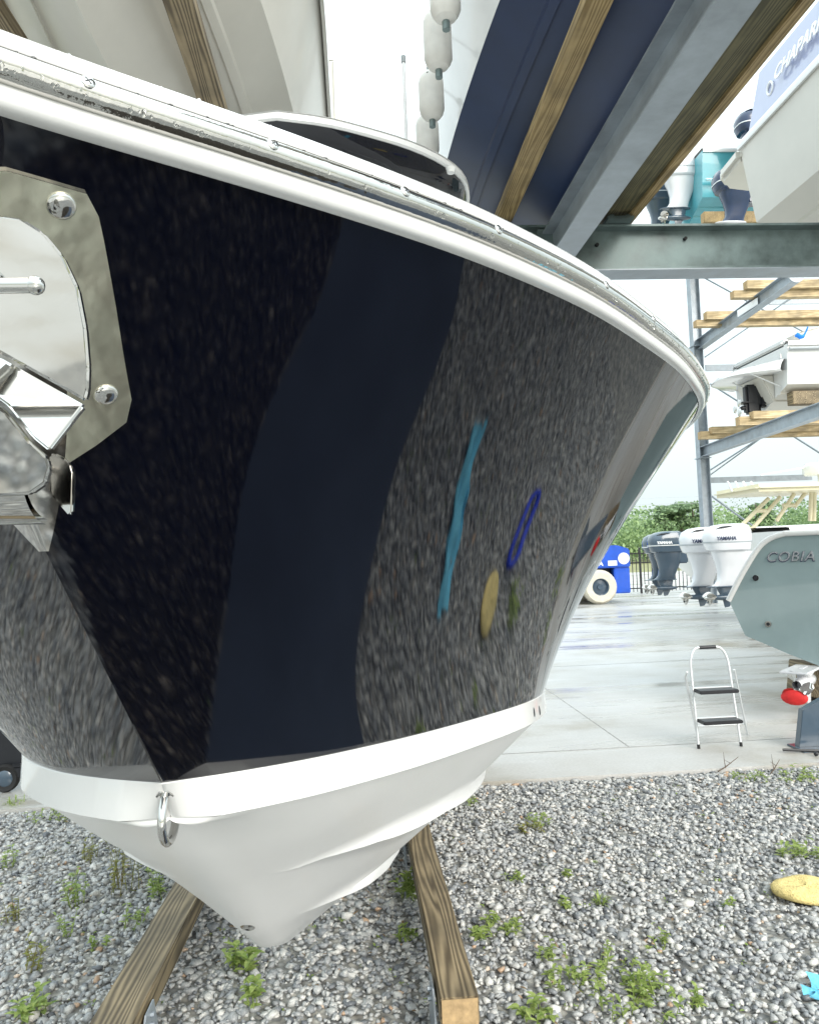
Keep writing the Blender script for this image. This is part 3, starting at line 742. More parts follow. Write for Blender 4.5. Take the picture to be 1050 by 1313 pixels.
# ---- sponge, cloth and strap on the gravel
c = atZ(1034, 1150, .0)
mb = MB(); rngs = []
for (r_, h) in ((.001,.012),(.15,.012),(.175,.022),(.18,.042),(.168,.058),(.13,.066),(.05,.064),(.001,.063)):
    rngs.append([Vector((c.x+r_*1.05*math.cos(a*math.pi/32)*(1+.03*math.sin(a*math.pi*3/32)), c.y+r_*.95*math.sin(a*math.pi/32)*(1+.03*math.cos(a*math.pi*5/32)), h+.004*math.sin(a*math.pi/16)+.002*math.sin(a*math.pi*5/32+h*40))) for a in range(64)])
mb.loft(rngs, True); tag(mb.build('sponge', 'sponge', None, 60), 'yellow round washing sponge lying on the gravel at the right', 'sponge')
c = Vector((2.66, 3.19, 0)); mb = MB(); g = []
for i in range(26):
    row = []
    for j in range(22):
        u_, v_ = i/25-.5, j/21-.5
        row.append(Vector((c.x-.68*v_+u_*(.17+.05*math.sin(v_*8+1))+.02*math.sin(v_*7)+.01*math.sin(u_*23), c.y+v_*.66+u_*.12+.08*u_*u_+.04*math.sin(u_*9), .038+.016*math.sin(u_*17+v_*9)+.012*math.sin(v_*19-u_*6))))
    g.append(row)
mb.loft(g); tag(mb.build('cloth', 'cloth', None, 60), 'light blue cloth dropped on the gravel at the bottom right edge', 'cloth')
mb = MB(); cc = Vector((3.52, 4.7, .05)); mb.tube([cc+Vector((.30*math.cos(a)*(1+.15*math.sin(2*a)), .13*math.sin(a), .01+.015*math.sin(3*a))) for a in [k*2*math.pi/40 for k in range(41)]], .028, 6)
tag(mb.build('strap', 'hose', None, 60), 'coiled blue strap lying on the gravel, mirrored in the navy hull', 'strap')

TL = [(2.6,.48),(2.22,.82),(1.91,1.10),(1.55,1.28),(1.25,1.47),(.92,1.75),(.61,1.93),(.35,2.05)]
TR = [(3.5,1.28),(3.04,1.64),(2.86,1.87),(2.6,2.06),(2.21,2.24),(1.92,2.44),(1.53,2.72),(1.35,2.93)]
SHADEP = [(2.6,.48),(2.22,.82),(1.91,1.10),(1.55,1.28),(1.25,1.47),(.92,1.75),(.61,1.93),(.35,2.07),(.05,2.12),(.15,1.8),(.4,1.4),(.58,1.05),(.85,.6),(1.2,.0),(1.6,-.1),(2.2,.1)]
def drape(A, B, n, z, wob, name, m, lab, cat):
    A = catmull([(*p, 0) for p in A], n); B = catmull([(*p, 0) for p in B], n); g = []
    for i in range(n):
        g.append([A[i].lerp(B[i], j/(n-1))+Vector((wob*2*math.sin(j*.9+i*.3), wob*2*math.sin(i*.8), z+wob*math.sin(i*.9+j*.35))) for j in range(n)])
    mb = MB(); mb.loft(g); return tag(mb.build(name, m, None, 60), lab, cat)
drape(TL, TR, 26, .036, .003, 'tarpaulin', 'tarp', 'grey blue tarpaulin on gravel, seen as the plain band mirrored in the navy hull', 'tarpaulin')
mb = MB(); mb.add([Vector((*p, -.004)) for p in SHADEP], [tuple(range(len(SHADEP)))]); tag(mb.build('added_dark_sheet', 'mat', None, 0), kind='structure')  # unseen dark sheet added under the patch to keep its mirror image dim
# ---- trees
def leafcloud(mb, c, r, n, size, rnd):
    for k in range(n):
        while True:
            p = Vector((rnd.uniform(-1,1), rnd.uniform(-1,1), rnd.uniform(-1,1)))
            if p.length < 1: break
        q = Vector(c)+Vector((p.x*r[0], p.y*r[1], p.z*r[2])); s = size*rnd.uniform(.5, 1.3)
        a = Vector((rnd.gauss(0,1), rnd.gauss(0,1), rnd.gauss(0,.7))).normalized(); b = a.cross(Vector((rnd.gauss(0,1), rnd.gauss(0,1), rnd.gauss(0,1)))).normalized()
        mb.add([q-a*s, q+b*s*.55, q+a*s, q-b*s*.55], [(0,1,2,3)])
rnd = random.Random(11); mb = MB(); vals = []
for k in range(420):
    x = rnd.uniform(-10, 125); y = rnd.uniform(92, 130); hgt = rnd.uniform(3.4, 6.6)+(y-92)*.085+max(0, (x-46))*.028
    r_ = rnd.uniform(1.8, 3.6); n0 = len(mb.f); leafcloud(mb, (x, y, hgt*.55), (r_*1.2, r_, hgt*.5), 260, .25, rnd)
    b = rnd.uniform(.1, .9); vals += [min(1, max(0, b+rnd.gauss(0,.18))) for _ in range(len(mb.f)-n0)]
o = mb.build('woodland', 'foliage', None, 0); setrnd(o.data, vals if len(vals) == len(o.data.polygons) else np.random.default_rng(1).uniform(0,1,len(o.data.polygons)))
tag(o, 'dense green woodland edge beyond the boatyard fence', 'woodland', kind='stuff')
for px, py, lab in ((846,648,'leftmost pale crowned pine rising above the woodland'), (870,646,'second pine crown above the woodland, beside the rack column'), (886,642,'slender pine crown just left of the rack column'), (968,643,'pine crown behind the cream tower frame right of the column')):
    p = atY(px, py, 100); root = thing('pine_tree', lab, 'tree', (p.x, 100, 0)); mb = MB(); mb.tube([(p.x, 100, 0), (p.x+.2, 100, p.z*.6), (p.x, 100, p.z-.3)], [.28,.2,.06], 7); mb.build('trunk', 'trunk', root)
    mb = MB(); rr2 = random.Random(px)
    for q in range(11):
        a = rr2.uniform(0, 6.28); d_ = rr2.uniform(.2, 2.0); zz = p.z-rr2.uniform(.2, 3.2); leafcloud(mb, (p.x+d_*math.cos(a), 100+d_*math.sin(a), zz), (1.0,1.0,.38), 95, .33, rr2)
    cr = mb.build('crown', 'pine', root, 0); setrnd(cr.data, np.random.default_rng(px).uniform(.2, 1, len(cr.data.polygons)))
# ---- fence
FN = thing('picket_fence', 'black metal picket fence at the back of the yard, behind the grey outboards', 'fence', (12, 33, 0))
mb = MB()
for k in range(90):
    x = 5+k*.17; mb.box((x, 33, .95), (.028, .028, 1.7))
mb.build('picket', 'black', FN, 0)
mb = MB()
for z in (.25, 1.35, 1.75): mb.box((13, 33.03, z), (17, .03, .05))
mb.build('rail', 'black', FN, 0)
for k in range(7):
    mb = MB(); mb.box((5+k*2.5, 33.05, 1.0), (.08, .08, 2.0)); mb.build('fence_post', 'black', FN, 0)
# ---- power lines
for z0, z1, lab in ((5.1,5.6,'lowest power line crossing behind the rack column'),(5.55,6.1,'upper power line crossing behind the rack column')):
    mb = MB(); mb.tube([(8+k*4, 55, z0+(z1-z0)*k/12-.25*math.sin(math.pi*k/12)) for k in range(13)], .012, 5); tag(mb.build('power_line', 'cable', None, 60), lab, 'power line', 'power lines beyond the rack')
# ---- step ladder
A = atZ(894, 960, .03); B = atZ(962, 957, .03)
LD = thing('step_ladder', 'folding aluminium two step ladder with black treads standing on the wet concrete', 'ladder', ((A.x+B.x)/2, A.y, .03))
w = (B.x-A.x)*.86; x0, x1 = A.x, A.x+w; y0 = A.y; Hh = .97
mb = MB(); lean = .16
def fp(x, z): return Vector((x, y0+lean*z, z+.03))
arc = [fp(x0+.012, 0), fp(x0+.03, Hh*.80)]+[fp(x0+.03+.10*(1-math.cos(a)), Hh*.80+(Hh*.2)*math.sin(a)) for a in [math.pi/2*k/6 for k in range(1,7)]]
arc2 = [Vector((x0+x1-p.x, p.y, p.z)) for p in arc[::-1]]
mb.tube(arc+arc2, .0125, 8); mb.build('front_frame', 'alu', LD, 60)
mb = MB(); mb.tube([fp(x0-.012+.0, Hh*.76), Vector((x0+.0, y0+.20, .70)), Vector((x0+.19, y0+.42, .04))], .011, 6)
mb.tube([fp(x1+.02, Hh*.76), Vector((x1+.27, y0+.42, .04))], .011, 6); mb.tube([Vector((x0+.155,y0+.38,.16)), Vector((x1+.23,y0+.38,.16))], .008, 6); mb.build('rear_frame', 'alu', LD, 60)
for z_ in (.265, .555):
    mb = MB(); mb.box(((x0+x1)/2, y0+lean*z_-.06, z_+.03), (w-.06, .20, .035), .008); mb.build('tread', 'black', LD, 30)
    mb = MB(); mb.box(((x0+x1)/2, y0+lean*z_+.02, z_+.05), (w-.05, .05, .006), .002); mb.build('tread_edge', 'alu', LD, 30)
mb = MB(); mb.tube([fp((x0+x1)/2-.085, Hh), fp((x0+x1)/2+.085, Hh)], .019, 10); mb.build('grip', 'black', LD, 60)
for x_ in (x0+.012, x1-.012):
    mb = MB(); mb.tube([(x_, y0, .03), (x_, y0+.005, .07)], .016, 8); mb.build('rubber_foot', 'rubber', LD, 60)

# ================================================================== STEEL RACKS
def ibeam(mb, a, b, h, w, tf=.018, tw=.012, up=Vector((0,0,1))):
    a = Vector(a); b = Vector(b); d = (b-a).normalized(); s = d.cross(up).normalized(); u_ = s.cross(d)
    prof = [(-w/2,-h/2),(w/2,-h/2),(w/2,-h/2+tf),(tw/2,-h/2+tf),(tw/2,h/2-tf),(w/2,h/2-tf),(w/2,h/2),(-w/2,h/2),(-w/2,h/2-tf),(-tw/2,h/2-tf),(-tw/2,-h/2+tf),(-w/2,-h/2+tf)]
    ra = [a+s*x+u_*z for x, z in prof]; rb = [b+s*x+u_*z for x, z in prof]
    mb.loft([ra, rb], True); o = len(mb.v)-24; mb.f.append(tuple(range(o, o+12))); mb.f.append(tuple(range(o+12, o+24))); mb.mi += [0, 0]; return mb
# near rack: cross beam over the foreground boat
YB = 7.4
zb = atY(900, 344, YB).z; zt_ = atY(900, 287, YB).z
CB = thing('rack_cross_beam', 'weathered galvanised cross beam spanning right across above the boatyard opening', 'steel beam', (3, YB, zb))
mb = MB(); ibeam(mb, (-9, YB+.12, (zb+zt_)/2), (16, YB+.12, (zb+zt_)/2), zt_-zb, .26, .022, .014); mb.build('beam', 'galvdark', CB, 0); mb = MB(); mb.box((3.5, YB+.12, zb-.008), (25, .28, .012)); mb.build('bottom_flange', 'galv', CB, 0)
for px in (738, 792):
    p = atY(px, 292, YB-.02); mb = MB(); mb.box((p.x, YB-.03, zt_+.02), (.26, .2, .03), .004)
    for q in (-.08, .08): mb.box((p.x+q, YB-.08, zt_+.045), (.04, .04, .03), .003)
    mb.build('clip_plate', 'galvdark', CB, 30)
for px, py in ((765,314),(878,306)):
    p = atY(px, py, YB+.1); mb = MB(); mb.tube([(p.x, YB+.085, p.z), (p.x, YB+.115, p.z)], .018, 10); mb.build('bolt', 'rubber', CB, 40)
XR = lambda px, py, z: atZ(px, py, z).x
zc = zb+.02
xa = XR(976, 0, zc+.0); xw = XR(907, 0, zc+.0)
AR = thing('cantilever_beam', 'pale galvanised channel beam running overhead towards the viewer, below the navy boat bottom', 'steel beam', (xa, YB, zc))
mb = MB(); hw = (xa-xw)*.5
mb.prism([Vector((xa-.24, 1.2, zc)), Vector((xa, 1.2, zc)), Vector((xa, 1.2, zc+.02)), Vector((xa-.11, 1.2, zc+.02)), Vector((xa-.125, 1.2, zc+.34)), Vector((xa-.24, 1.2, zc+.34)), Vector((xa-.24, 1.2, zc+.32)), Vector((xa-.142, 1.2, zc+.32)), Vector((xa-.128, 1.2, zc+.02)), Vector((xa-.24, 1.2, zc+.02))], (0, YB-1.25, 0)); mb.build('arm', 'galv', AR, 0)
mb = MB(); mb.box((xa-.12, YB-.04, zc+.17), (.34, .02, .40), .004); mb.build('end_plate', 'galvdark', AR, 30)
ztop = zt_
def overbunk(pl, pr, zbot, hgt, m, lab, y0=1.0, y1=10.5, grp='timber bunks overhead'):
    xl = XR(pl, 0, zbot); xr = XR(pr, 0, zbot)
    t = thing('bunk_timber', lab, 'bunk', ((xl+xr)/2, YB, zbot), grp)
    mb = MB(); mb.box2((xl, y0, zbot), (xr, y1, zbot+hgt), .004); mb.build('timber', m, t, 30); return xl, xr, t
overbunk(752, 787, ztop+.06, .09, 'woodlight', 'light brown timber bunk overhead, pressed against the navy boat bottom')
xl, xr, t = overbunk(965, 1028, ztop+.08, .10, 'woodgreen', 'wide green stained plank overhead with a pale lower batten, right of the galvanised arm')
xb2 = XR(1046, 0, ztop+.05); xb1 = XR(1028, 0, ztop+.05); mb = MB(); mb.box2((xb1, 1.0, ztop+.05), (xb2, 10.5, ztop+.17), .004); mb.build('batten', 'woodlight', t, 30)
overbunk(208, 247, ztop+.06, .10, 'wood', 'brown timber bunk overhead, under the cream boat bottom at the upper left')
overbunk(-42, -8, ztop+.06, .10, 'wood', 'dark timber bunk in the upper left corner, under the cream boat bottom')

# ================================================================== BOATS
def hullfn(L, b, H, dead=.38, bowrise=1., bowfine=2.4, flare=.12):
    def at(t):
        q = max(0, (t-.42)/.58)
        bg = b*(1-q**bowfine)**.8 if t < 1 else 0
        bc = (b*(1-flare))*(1-max(0, (t-.30)/.70)**2.0)
        zk = H*.80*bowrise*max(0, (t-.55)/.45)**2.3
        zcn = dead+H*.52*max(0, (t-.35)/.65)**1.7; zcn = max(zcn, zk+.002)
        zg = H*(1+.10*t*t)
        return bg, max(bc, 0.), min(zk, zg), min(zcn, zg-.02), zg
    return at
def boat(root, L, b, H, side, bottom, cap='white', dead=.38, nst=34, stripe=None, flare=.12, strakes=True, deck=True, bowfine=2.4):
    """local: x from stern (0) to bow (L), z up from the keel; parts parented to root (unrotated local frame)"""
    fn = hullfn(L, b, H, dead, flare=flare, bowfine=bowfine); S_, B_, K_, D_ = [], [], [], []
    for i in range(nst):
        t = (i/(nst-1))**.85; x = L*t; bg, bc, zk, zcn, zg = fn(t)
        xo = x - .10*L*max(0, (t-.6)/.4)**2*0
        s_ = []
        for k in range(9):
            w = k/8; y = bc+(bg-bc)*(w**(1+.9*max(0, t-.4))); s_.append(Vector((x*1.0 + .06*L*w*max(0, (t-.75)/.25), y, zcn+(zg-zcn)*w)))
        S_.append(s_); bt = []
        for f in (0, .04, .2, .40, .405, .46, .47, .66, .665, .72, .73, .9, 1.):
            z = zk+(zcn-zk)*f
            if strakes and f in (.405, .46): z -= .028*min(1, (1-t)*5)
            if strakes and f in (.665, .72): z -= .028*min(1, (1-t)*5)
            bt.append(Vector((x, bc*f, z)))
        B_.append(bt)
        top = s_[-1]; n = Vector((0, 1, 0))
        K_.append([top+n*a+Vector((0,0,c)) for a, c in ((0,-.05),(.03,-.05),(.035,0),(.015,.05),(-.03,.07),(-.18,.075))])
        D_.append([top+Vector((0,-.18 if bg > .2 else -bg,.075)), Vector((top.x, 0, top.z+.10))])
    def sym(rings): 
        mb = MB(); mb.loft(rings); mb.loft([[Vector((p.x, -p.y, p.z)) for p in r] for r in rings]); return mb
    sd = sym(S_).build('hull_side', side, root, 40); bo = sym(B_).build('hull_bottom', bottom, root, 25); cp = sym(K_).build('gunwale_cap', cap, root, 40)
    if deck: sym(D_).build('deck', 'white', root, 40)
    e = [B_[0][0]]+B_[0][2:]+S_[0][1:]; mb = MB(); full = e+[Vector((p.x, -p.y, p.z)) for p in e[1:][::-1]]
    mb.add(full, [tuple(range(len(full)))]); mb.build('transom', side if stripe is None else stripe, root, 0)
    return fn, S_
def outboard(parent, M4, ob='whiteob', lu=None, scale=1., word=None, wcol='ink', grey=None, tilt=0., name='outboard'):
    """outboard engine, local: +x aft, z=0 at the cavitation plate level"""
    lu = lu or ob; M4 = M4 @ Matrix.Rotation(tilt, 4, 'Y') @ Matrix.Scale(scale, 4) @ Matrix.Diagonal((1.18, 1.12, .80, 1))
    def bld(mb, nm, m, par, sm=40):
        mb.v = [tuple(M4 @ Vector(p)) for p in mb.v]; return mb.build(nm, m, par, sm)
    def ringz(cx, rx, ry, z, tx=0., n=24, pw=.62):
        return [Vector((cx+rx*math.copysign(abs(math.cos(a))**pw, math.cos(a)), ry*math.copysign(abs(math.sin(a))**pw, math.sin(a)), z+tx*math.cos(a))) for a in [2*math.pi*k/n for k in range(n)]]
    mid = MB(); mid.loft([ringz(-.02,.29,.21,.93), ringz(-.03,.28,.19,.80), ringz(-.04,.25,.15,.62), ringz(-.02,.205,.115,.40), ringz(.015,.185,.095,.22), ringz(.05,.20,.08,.11), ringz(.07,.24,.07,.06)], True)
    mid.box((-.32, 0, .72), (.22, .26, .34), .03)
    body = bld(mid, name, ob, parent)
    cw = MB(); cw.loft([ringz(-.02,.28,.215,.90), ringz(-.01,.34,.25,.94), ringz(0,.37,.265,1.08), ringz(.0,.385,.27,1.26,.02), ringz(-.02,.36,.25,1.42,.03), ringz(-.06,.29,.21,1.53,.01), ringz(-.09,.17,.13,1.575), ringz(-.1,.02,.02,1.58)], True)
    cow = bld(cw, 'cowling', ob, body)
    bd = MB(); bd.loft([ringz(0,.385,.272,1.115), ringz(0,.388,.2745,1.13), ringz(0,.386,.272,1.145)], True); bld(bd, 'trim_line', 'alu' if ob != 'whiteob' else 'cable', cow)
    vt = MB()
    for sy in (1, -1):
        vt.prism([Vector((-.02, sy*.20, 1.495)), Vector((.06, sy*.195, 1.52)), Vector((.17, sy*.19, 1.51)), Vector((.27, sy*.18, 1.455)), Vector((.16, sy*.215, 1.475))], (0, sy*.03, 0))
    bld(vt, 'air_intake', 'rubber', cow)
    lw = MB(); lw.loft([ringz(.07,.25,.075,.062), ringz(.10,.30,.10,.05,pw=.8), ringz(.10,.30,.10,.035,pw=.8), ringz(.06,.17,.06,.02), ringz(.04,.13,.045,-.14), ringz(.05,.15,.05,-.2)], True)
    lw.lathe([(.001,-.26),(.04,-.22),(.07,-.1),(.075,.06),(.06,.2),(.05,.22)], (.05,0,-.22), 'X', 14)
    lw.prism([Vector((-.05,-.008,-.27)), Vector((.13,-.008,-.27)), Vector((.10,-.008,-.47)), Vector((.02,-.008,-.45))], (0,.016,0), .004)
    lo = bld(lw, 'lower_unit', lu, body)
    pr = MB(); pr.lathe([(.05,0),(.055,.04),(.045,.14),(.03,.16),(.001,.162)], (.275,0,-.22), 'X', 14)
    for k in range(3):
        a = 2*math.pi*k/3+.5; g = []
        for r_ in (.04,.09,.14,.185,.20):
            wd = {.04:.5,.09:.62,.14:.6,.185:.4,.20:.15}[r_]; g.append([Vector((.35+ (j/4-.5)*.13*(wd/.6), r_*math.cos(a+(j/4-.5)*wd*1.5), -.22+r_*math.sin(a+(j/4-.5)*wd*1.5))) for j in range(5)])
        pr.loft(g)
    bld(pr, 'propeller', 'steel', body)
    if word:
        for sy in (1, -1):
            p = M4 @ Vector((.30 if sy > 0 else -.26, sy*.277, 1.18)); xd = (M4.to_3x3() @ Vector((-sy, 0, 0))); yd = M4.to_3x3() @ Vector((0, 0, 1))
            text(word, .095*scale, wcol, 'lettering', cow, p, xd, yd, .003, .15, .004)
    return body
def place(root, loc, rz): root.location = loc; root.rotation_euler = (0, 0, rz)
def m4(loc, rz=0.): m = Matrix.Rotation(rz, 4, 'Z'); m.translation = Vector(loc); return m
# ---- navy bottomed boat on the level above, bow over the viewer
UN = thing('racked_boat', 'boat with navy painted bottom and white sides on the rack overhead, hung with white fenders', 'boat', (0,0,0), 'boats on the rack overhead', off=False)
UNX = 2.40; UNZ = ztop+.06
fnU, SU = boat(UN, 10., 1.27, 1.10, 'hullwhite', 'bluebottom', dead=.46, flare=.13, bowfine=2.8)
place(UN, (UNX, 10.6, UNZ), -math.pi/2)
# name lettering in loose script on the white side
sc = [(0,0,0)]
mb = MB()
def script(x, z, kind):
    pts = []
    for k in range(15):
        a = k/14*2*math.pi
        if kind == 0: pts.append((x+.07*math.cos(a+.6)+.03*math.sin(a), z+.10*math.sin(a)))
        elif kind == 1: pts.append((x+.05*math.sin(a*1.5), z+.12-.24*k/14))
        else: pts.append((x-.08+.16*k/14, z+.05*math.sin(a*1.6)))
    return pts
sidey = lambda z: -1.245
for n_, (x, k) in enumerate([(2.0,0),(2.25,2),(2.5,1),(2.8,2),(3.1,0),(3.4,2),(3.7,1),(4.0,0),(4.3,2),(4.6,1),(4.85,0)]):
    pts = script(x, .98, k); mb.tube([Vector((px_, -(fnU(px_/8.6)[1]+(fnU(px_/8.6)[0]-fnU(px_/8.6)[1])*((pz-fnU(px_/8.6)[3])/(fnU(px_/8.6)[4]-fnU(px_/8.6)[3])))-.004, pz)) for px_, pz in pts], .012, 5)
mb.build('lettering', 'ink', UN, 60)
# ---- fenders hanging on its left side
FL = None
for n_, (px, py, ln, lab) in enumerate(((570,-14,.46,'white ribbed fender cut by the top edge, hanging beside the navy bottomed boat'),(561,52,.46,'large white ribbed fender second from the top, hanging beside the navy bottomed boat'),(553,123,.42,'white ribbed fender third from the top, hanging beside the navy bottomed boat'),(548,176,.42,'lowest white ribbed fender, half hidden by the hardtop rim'))):
    p = atZ(px, py, 5.75)
    t = thing('fender', lab, 'fender', (p.x, p.y, p.z-ln/2), 'white fenders along the overhead boat'); R_ = .100; mb = MB(); rings = []
    for k in range(17):
        u_ = k/16; z = -ln/2+ln*u_; e = min(u_, 1-u_)*ln; r_ = R_*(1-(1-min(1, e/.10))**2)**.5 if e < .10 else R_
        rings.append([Vector((p.x+max(.004, r_)*(1+(.03 if (a % 3 == 0 and e > .08) else 0))*math.cos(a*math.pi/15), p.y+max(.004, r_)*(1+(.03 if (a % 3 == 0 and e > .08) else 0))*math.sin(a*math.pi/15), p.z+z)) for a in range(30)])
    mb.loft(rings, True); mb.build('body', 'fender', t, 30)
    mb = MB(); mb.tube([(p.x, p.y, p.z+ln/2-.01), (p.x, p.y, p.z+ln/2+.06)], .03, 8); mb.build('end_eye', 'galvdark', t, 40); mb = MB(); mb.tube([(p.x, p.y, p.z-ln/2+.01), (p.x, p.y, p.z-ln/2-.05)], .026, 8); mb.build('end_eye', 'galvdark', t, 40)
    mb = MB(); mb.ball((p.x-.03, p.y-R_*.80, p.z+ln*.33), (.014,.01,.014)); mb.build('valve', 'rubber', t, 60)
    mb = MB(); mb.tube([(p.x, p.y, p.z+ln/2+.04), (p.x+.06, p.y+.02, p.z+ln/2+.2), (p.x+.12, p.y+.05, 6.35)], .008, 6); mb.build('rope', 'letter', t, 60)
# ---- cream boat overhead on the left
UC = thing('racked_boat', 'cream bottomed boat on the rack overhead at the upper left, resting on brown timber bunks', 'boat', (0,0,0), 'boats on the rack overhead', off=False)
boat(UC, 9.0, 1.36, 1.15, 'beige', 'beige', cap='cream', dead=.5, flare=.17)
place(UC, (-1.17, 10.2, ztop+.02), -math.pi/2)
p0 = atY(411, 150, 10.4); p1 = atY(437, 76, 10.4)
mb = MB(); mb.box(((p0.x+p1.x)/2+1.17-1.17*0, 0, 0), (.1,.1,.1)); 
BK = thing('swim_platform', 'cream stern bracket with upright rail tubes seen past the edge of the cream overhead boat', 'boat bracket', ((p0.x+p1.x)/2, 10.4, p0.z))
mb = MB(); mb.box2((p0.x, 10.3, p0.z-.8), ((p0.x+p1.x)/2-.01, 10.5, p1.z), .02); mb.box2(((p0.x+p1.x)/2+.0, 10.28, p0.z-.8), (p1.x, 10.6, p1.z-.02), .05); mb.build('bracket', 'beige', BK, 30)
mb = MB()
for px in (414, 423, 430):
    q = atY(px, 70, 10.4); mb.tube([(q.x, 10.4, q.z-.1), (q.x-.01, 10.4, q.z+2.5)], .022 if px != 423 else .05, 8)
mb.build('rail_tube', 'alu', BK, 60)
# ---- white boat with a lilac band at the upper right
UW = thing('racked_boat', 'white boat with a lilac side band and pale lettering, upper right', 'boat', (0,0,0), 'boats on the rack overhead', off=False)
e0 = atY(945, 215, 9.3); UWX = e0.x+1.3
UWZ = e0.z-1.42
fnW, SW = boat(UW, 8.4, 1.3, 1.45, 'cream', 'cream', cap='white', dead=.5, flare=.12, deck=False)
place(UW, (UWX-.12, 9.0, UWZ+.08), -math.pi/2)
mb = MB(); rr_ = []
for i in range(24):
    t_ = i/23*.9; bg = fnW(t_)[0]; zg = fnW(t_)[4]; rr_.append([Vector((8.4*t_+.10, -(bg-.06), zg+.07)), Vector((8.4*t_+.30, -(bg-.14), zg+.75))])
mb.loft(rr_); mb.loft([[Vector((p.x, -p.y, p.z)) for p in r] for r in rr_]); 
e_ = rr_[0]; mb.add([e_[0], e_[1], Vector((e_[1].x, -e_[1].y, e_[1].z)), Vector((e_[0].x, -e_[0].y, e_[0].z))], [(0,1,2,3)])
mb.build('side_band', 'lilac', UW, 30)
yb = fnW(.1)[0]
text('CHAPARRAL', .21, 'letter', 'lettering', UW, (.76, -(yb-.06)-.012+.02-.03, 1.80), (1, .0, .0), (.0, .12, 1), .006, .3, .006)
mb = MB(); mb.tube([(.60+.06*math.cos(k*.4), -(yb-.085), 1.82+.07*math.sin(k*.4)) for k in range(17)], .014, 6); mb.build('emblem', 'letter', UW, 60)
mb = MB(); mb.prism([Vector((1.9, -(yb-.07), 1.53)), Vector((2.25, -(yb-.07), 1.54)), Vector((2.2, -(yb-.10), 1.72)), Vector((2.0, -(yb-.10), 1.68))], (0, -.012, 0)); mb.build('blue_flash', 'blue', UW, 0)
mb = MB(); pl_ = [(-.85,-.8),(-.85,.8),(-.78,1.1),(-.55,1.30),(.02,1.34),(.02,-1.34),(-.55,-1.30),(-.78,-1.1)]
mb.prism([Vector((x, y, 1.28)) for x, y in pl_], (0,0,.17), .05); mb.build('swim_platform', 'cream', UW, 30)
mb = MB(); mb.box((-.03,-.9,1.18), (.05,.12,.05)); mb.box((-.03,-.78,1.12), (.05,.06,.05)); mb.build('through_hull', 'black', UW, 20)
mb = MB(); mb.box((-.14,-.75,.42), (.35,.5,.02), .006); mb.build('trim_tab', 'cream', UW, 20)
# ================================================================== FAR RACK
YC = 26.; KF = 1.3
def colat(px): return atY(px, 500, YC)
ct = atY(888, 340, YC); cb = atY(905, 690, YC); cx = (ct.x+cb.x)/2
t = thing('rack_column', 'tall pale galvanised steel rack column behind the navy bow, crossed by thin brace rods', 'steel column', (cx, YC, .03))
mb = MB(); ibeam(mb, (cx, YC, .03), (cx, YC, 13), .33, .31, .02, .016, up=Vector((1,0,0))); mb.build('column', 'galv', t, 0)
mb = MB()
for z in (2.6, 5.0, 8.9): mb.box((cx, YC, z), (.42, .42, .03), .004)
mb.build('bracket_plate', 'galv', t, 20)
t.location.z = .03
c2 = cx+8.1
t2 = thing('rack_column', 'rack column at the far right, hidden behind the white cruiser', 'steel column', (c2, YC, .03)); mb = MB(); ibeam(mb, (c2, YC, .03), (c2, YC, 13), .26, .24, .02, .014, up=Vector((1,0,0))); mb.build('column', 'galv', t2, 0)
def z_at(px, py, Y): return atY(px, py, Y).z
GR = thing('rack_bracing', 'thin galvanised cross brace rods and flat girts behind the far rack', 'steel bracing', (cx, YC+.2, .03))
def rod(a, b, r, nm='brace_rod'):
    mb = MB(); mb.tube([atY(*a, YC+.2), atY(*b, YC+.2)], r*KF, 6); mb.build(nm, 'galv', GR, 60)
rod((893,351), (1120,475), .022); rod((903,458), (1090,330), .022); rod((910,492), (1120,625), .024); rod((905,606), (1100,480), .022); rod((906,632), (1000,700), .026); rod((906,612), (1060,500), .02)
def girt(a, b, h):
    p = atY(*a, YC+.25); q = atY(*b, YC+.25); h *= KF; mb = MB(); mb.box2((p.x, YC+.22, p.z-h/2), (q.x, YC+.28, p.z+h/2), .004); mb.build('girt', 'galv', GR, 0)
girt((904,472), (1120,468), .17); girt((906,616), (1040,612), .15); girt((985,386), (1120,384), .2)
def farm(p0, p1, h, lab, col='galv', w=.2):
    h *= KF; w *= KF
    z = atY(*p0, YC).z; a = Vector((atY(*p0, YC).x, YC, z)); r = ray(*p1); tt = (z-CAM.z)/r.z; b = CAM+r*tt
    t = thing('cantilever_beam', lab, 'steel beam', (a.x, a.y, z), 'cantilever arms of the far rack'); mb = MB(); ibeam(mb, a, b, h, w, .02, .012); mb.build('arm', col, t, 0)
    d = (b-a).normalized()
    s = MB(); s.tube([b-d*.02, b+d*.03], h*.62, 14); s.build('end_cap', 'galv', t, 30)
    return a, b, t
a1, b1, t1 = farm((897,442), (1020,352), .27, 'upper galvanised cantilever beam with a round end cap, right of the rack column')
q = a1.lerp(b1, .60); mb = MB(); mb.box((q.x-.106, q.y, q.z), (.012, 1.2, .2)); mb.build('label_plate', 'letter', t1, 0)
a2, b2, t2_ = farm((900,580), (1075,518), .27, 'lower galvanised cantilever beam passing beneath the stern of the white cruiser')
def farbunk(px, py, Y, h, x1, lab, w=.18, m='woodX'):
    Y *= KF; h *= KF; w *= KF; x1 *= KF; p = atY(px, py, Y); t = thing('bunk_timber', lab, 'bunk', (p.x, Y, p.z-h), 'timber bunks of the far rack'); mb = MB(); mb.box2((p.x, Y, p.z-h), (x1, Y+w, p.z), .006); mb.build('timber', m, t, 20)
    s = MB(); s.box((p.x-.003, Y+w/2, p.z-h/2), (.008, w*.9, h*.9)); s.build('sawn_end', 'woodend', t, 0)
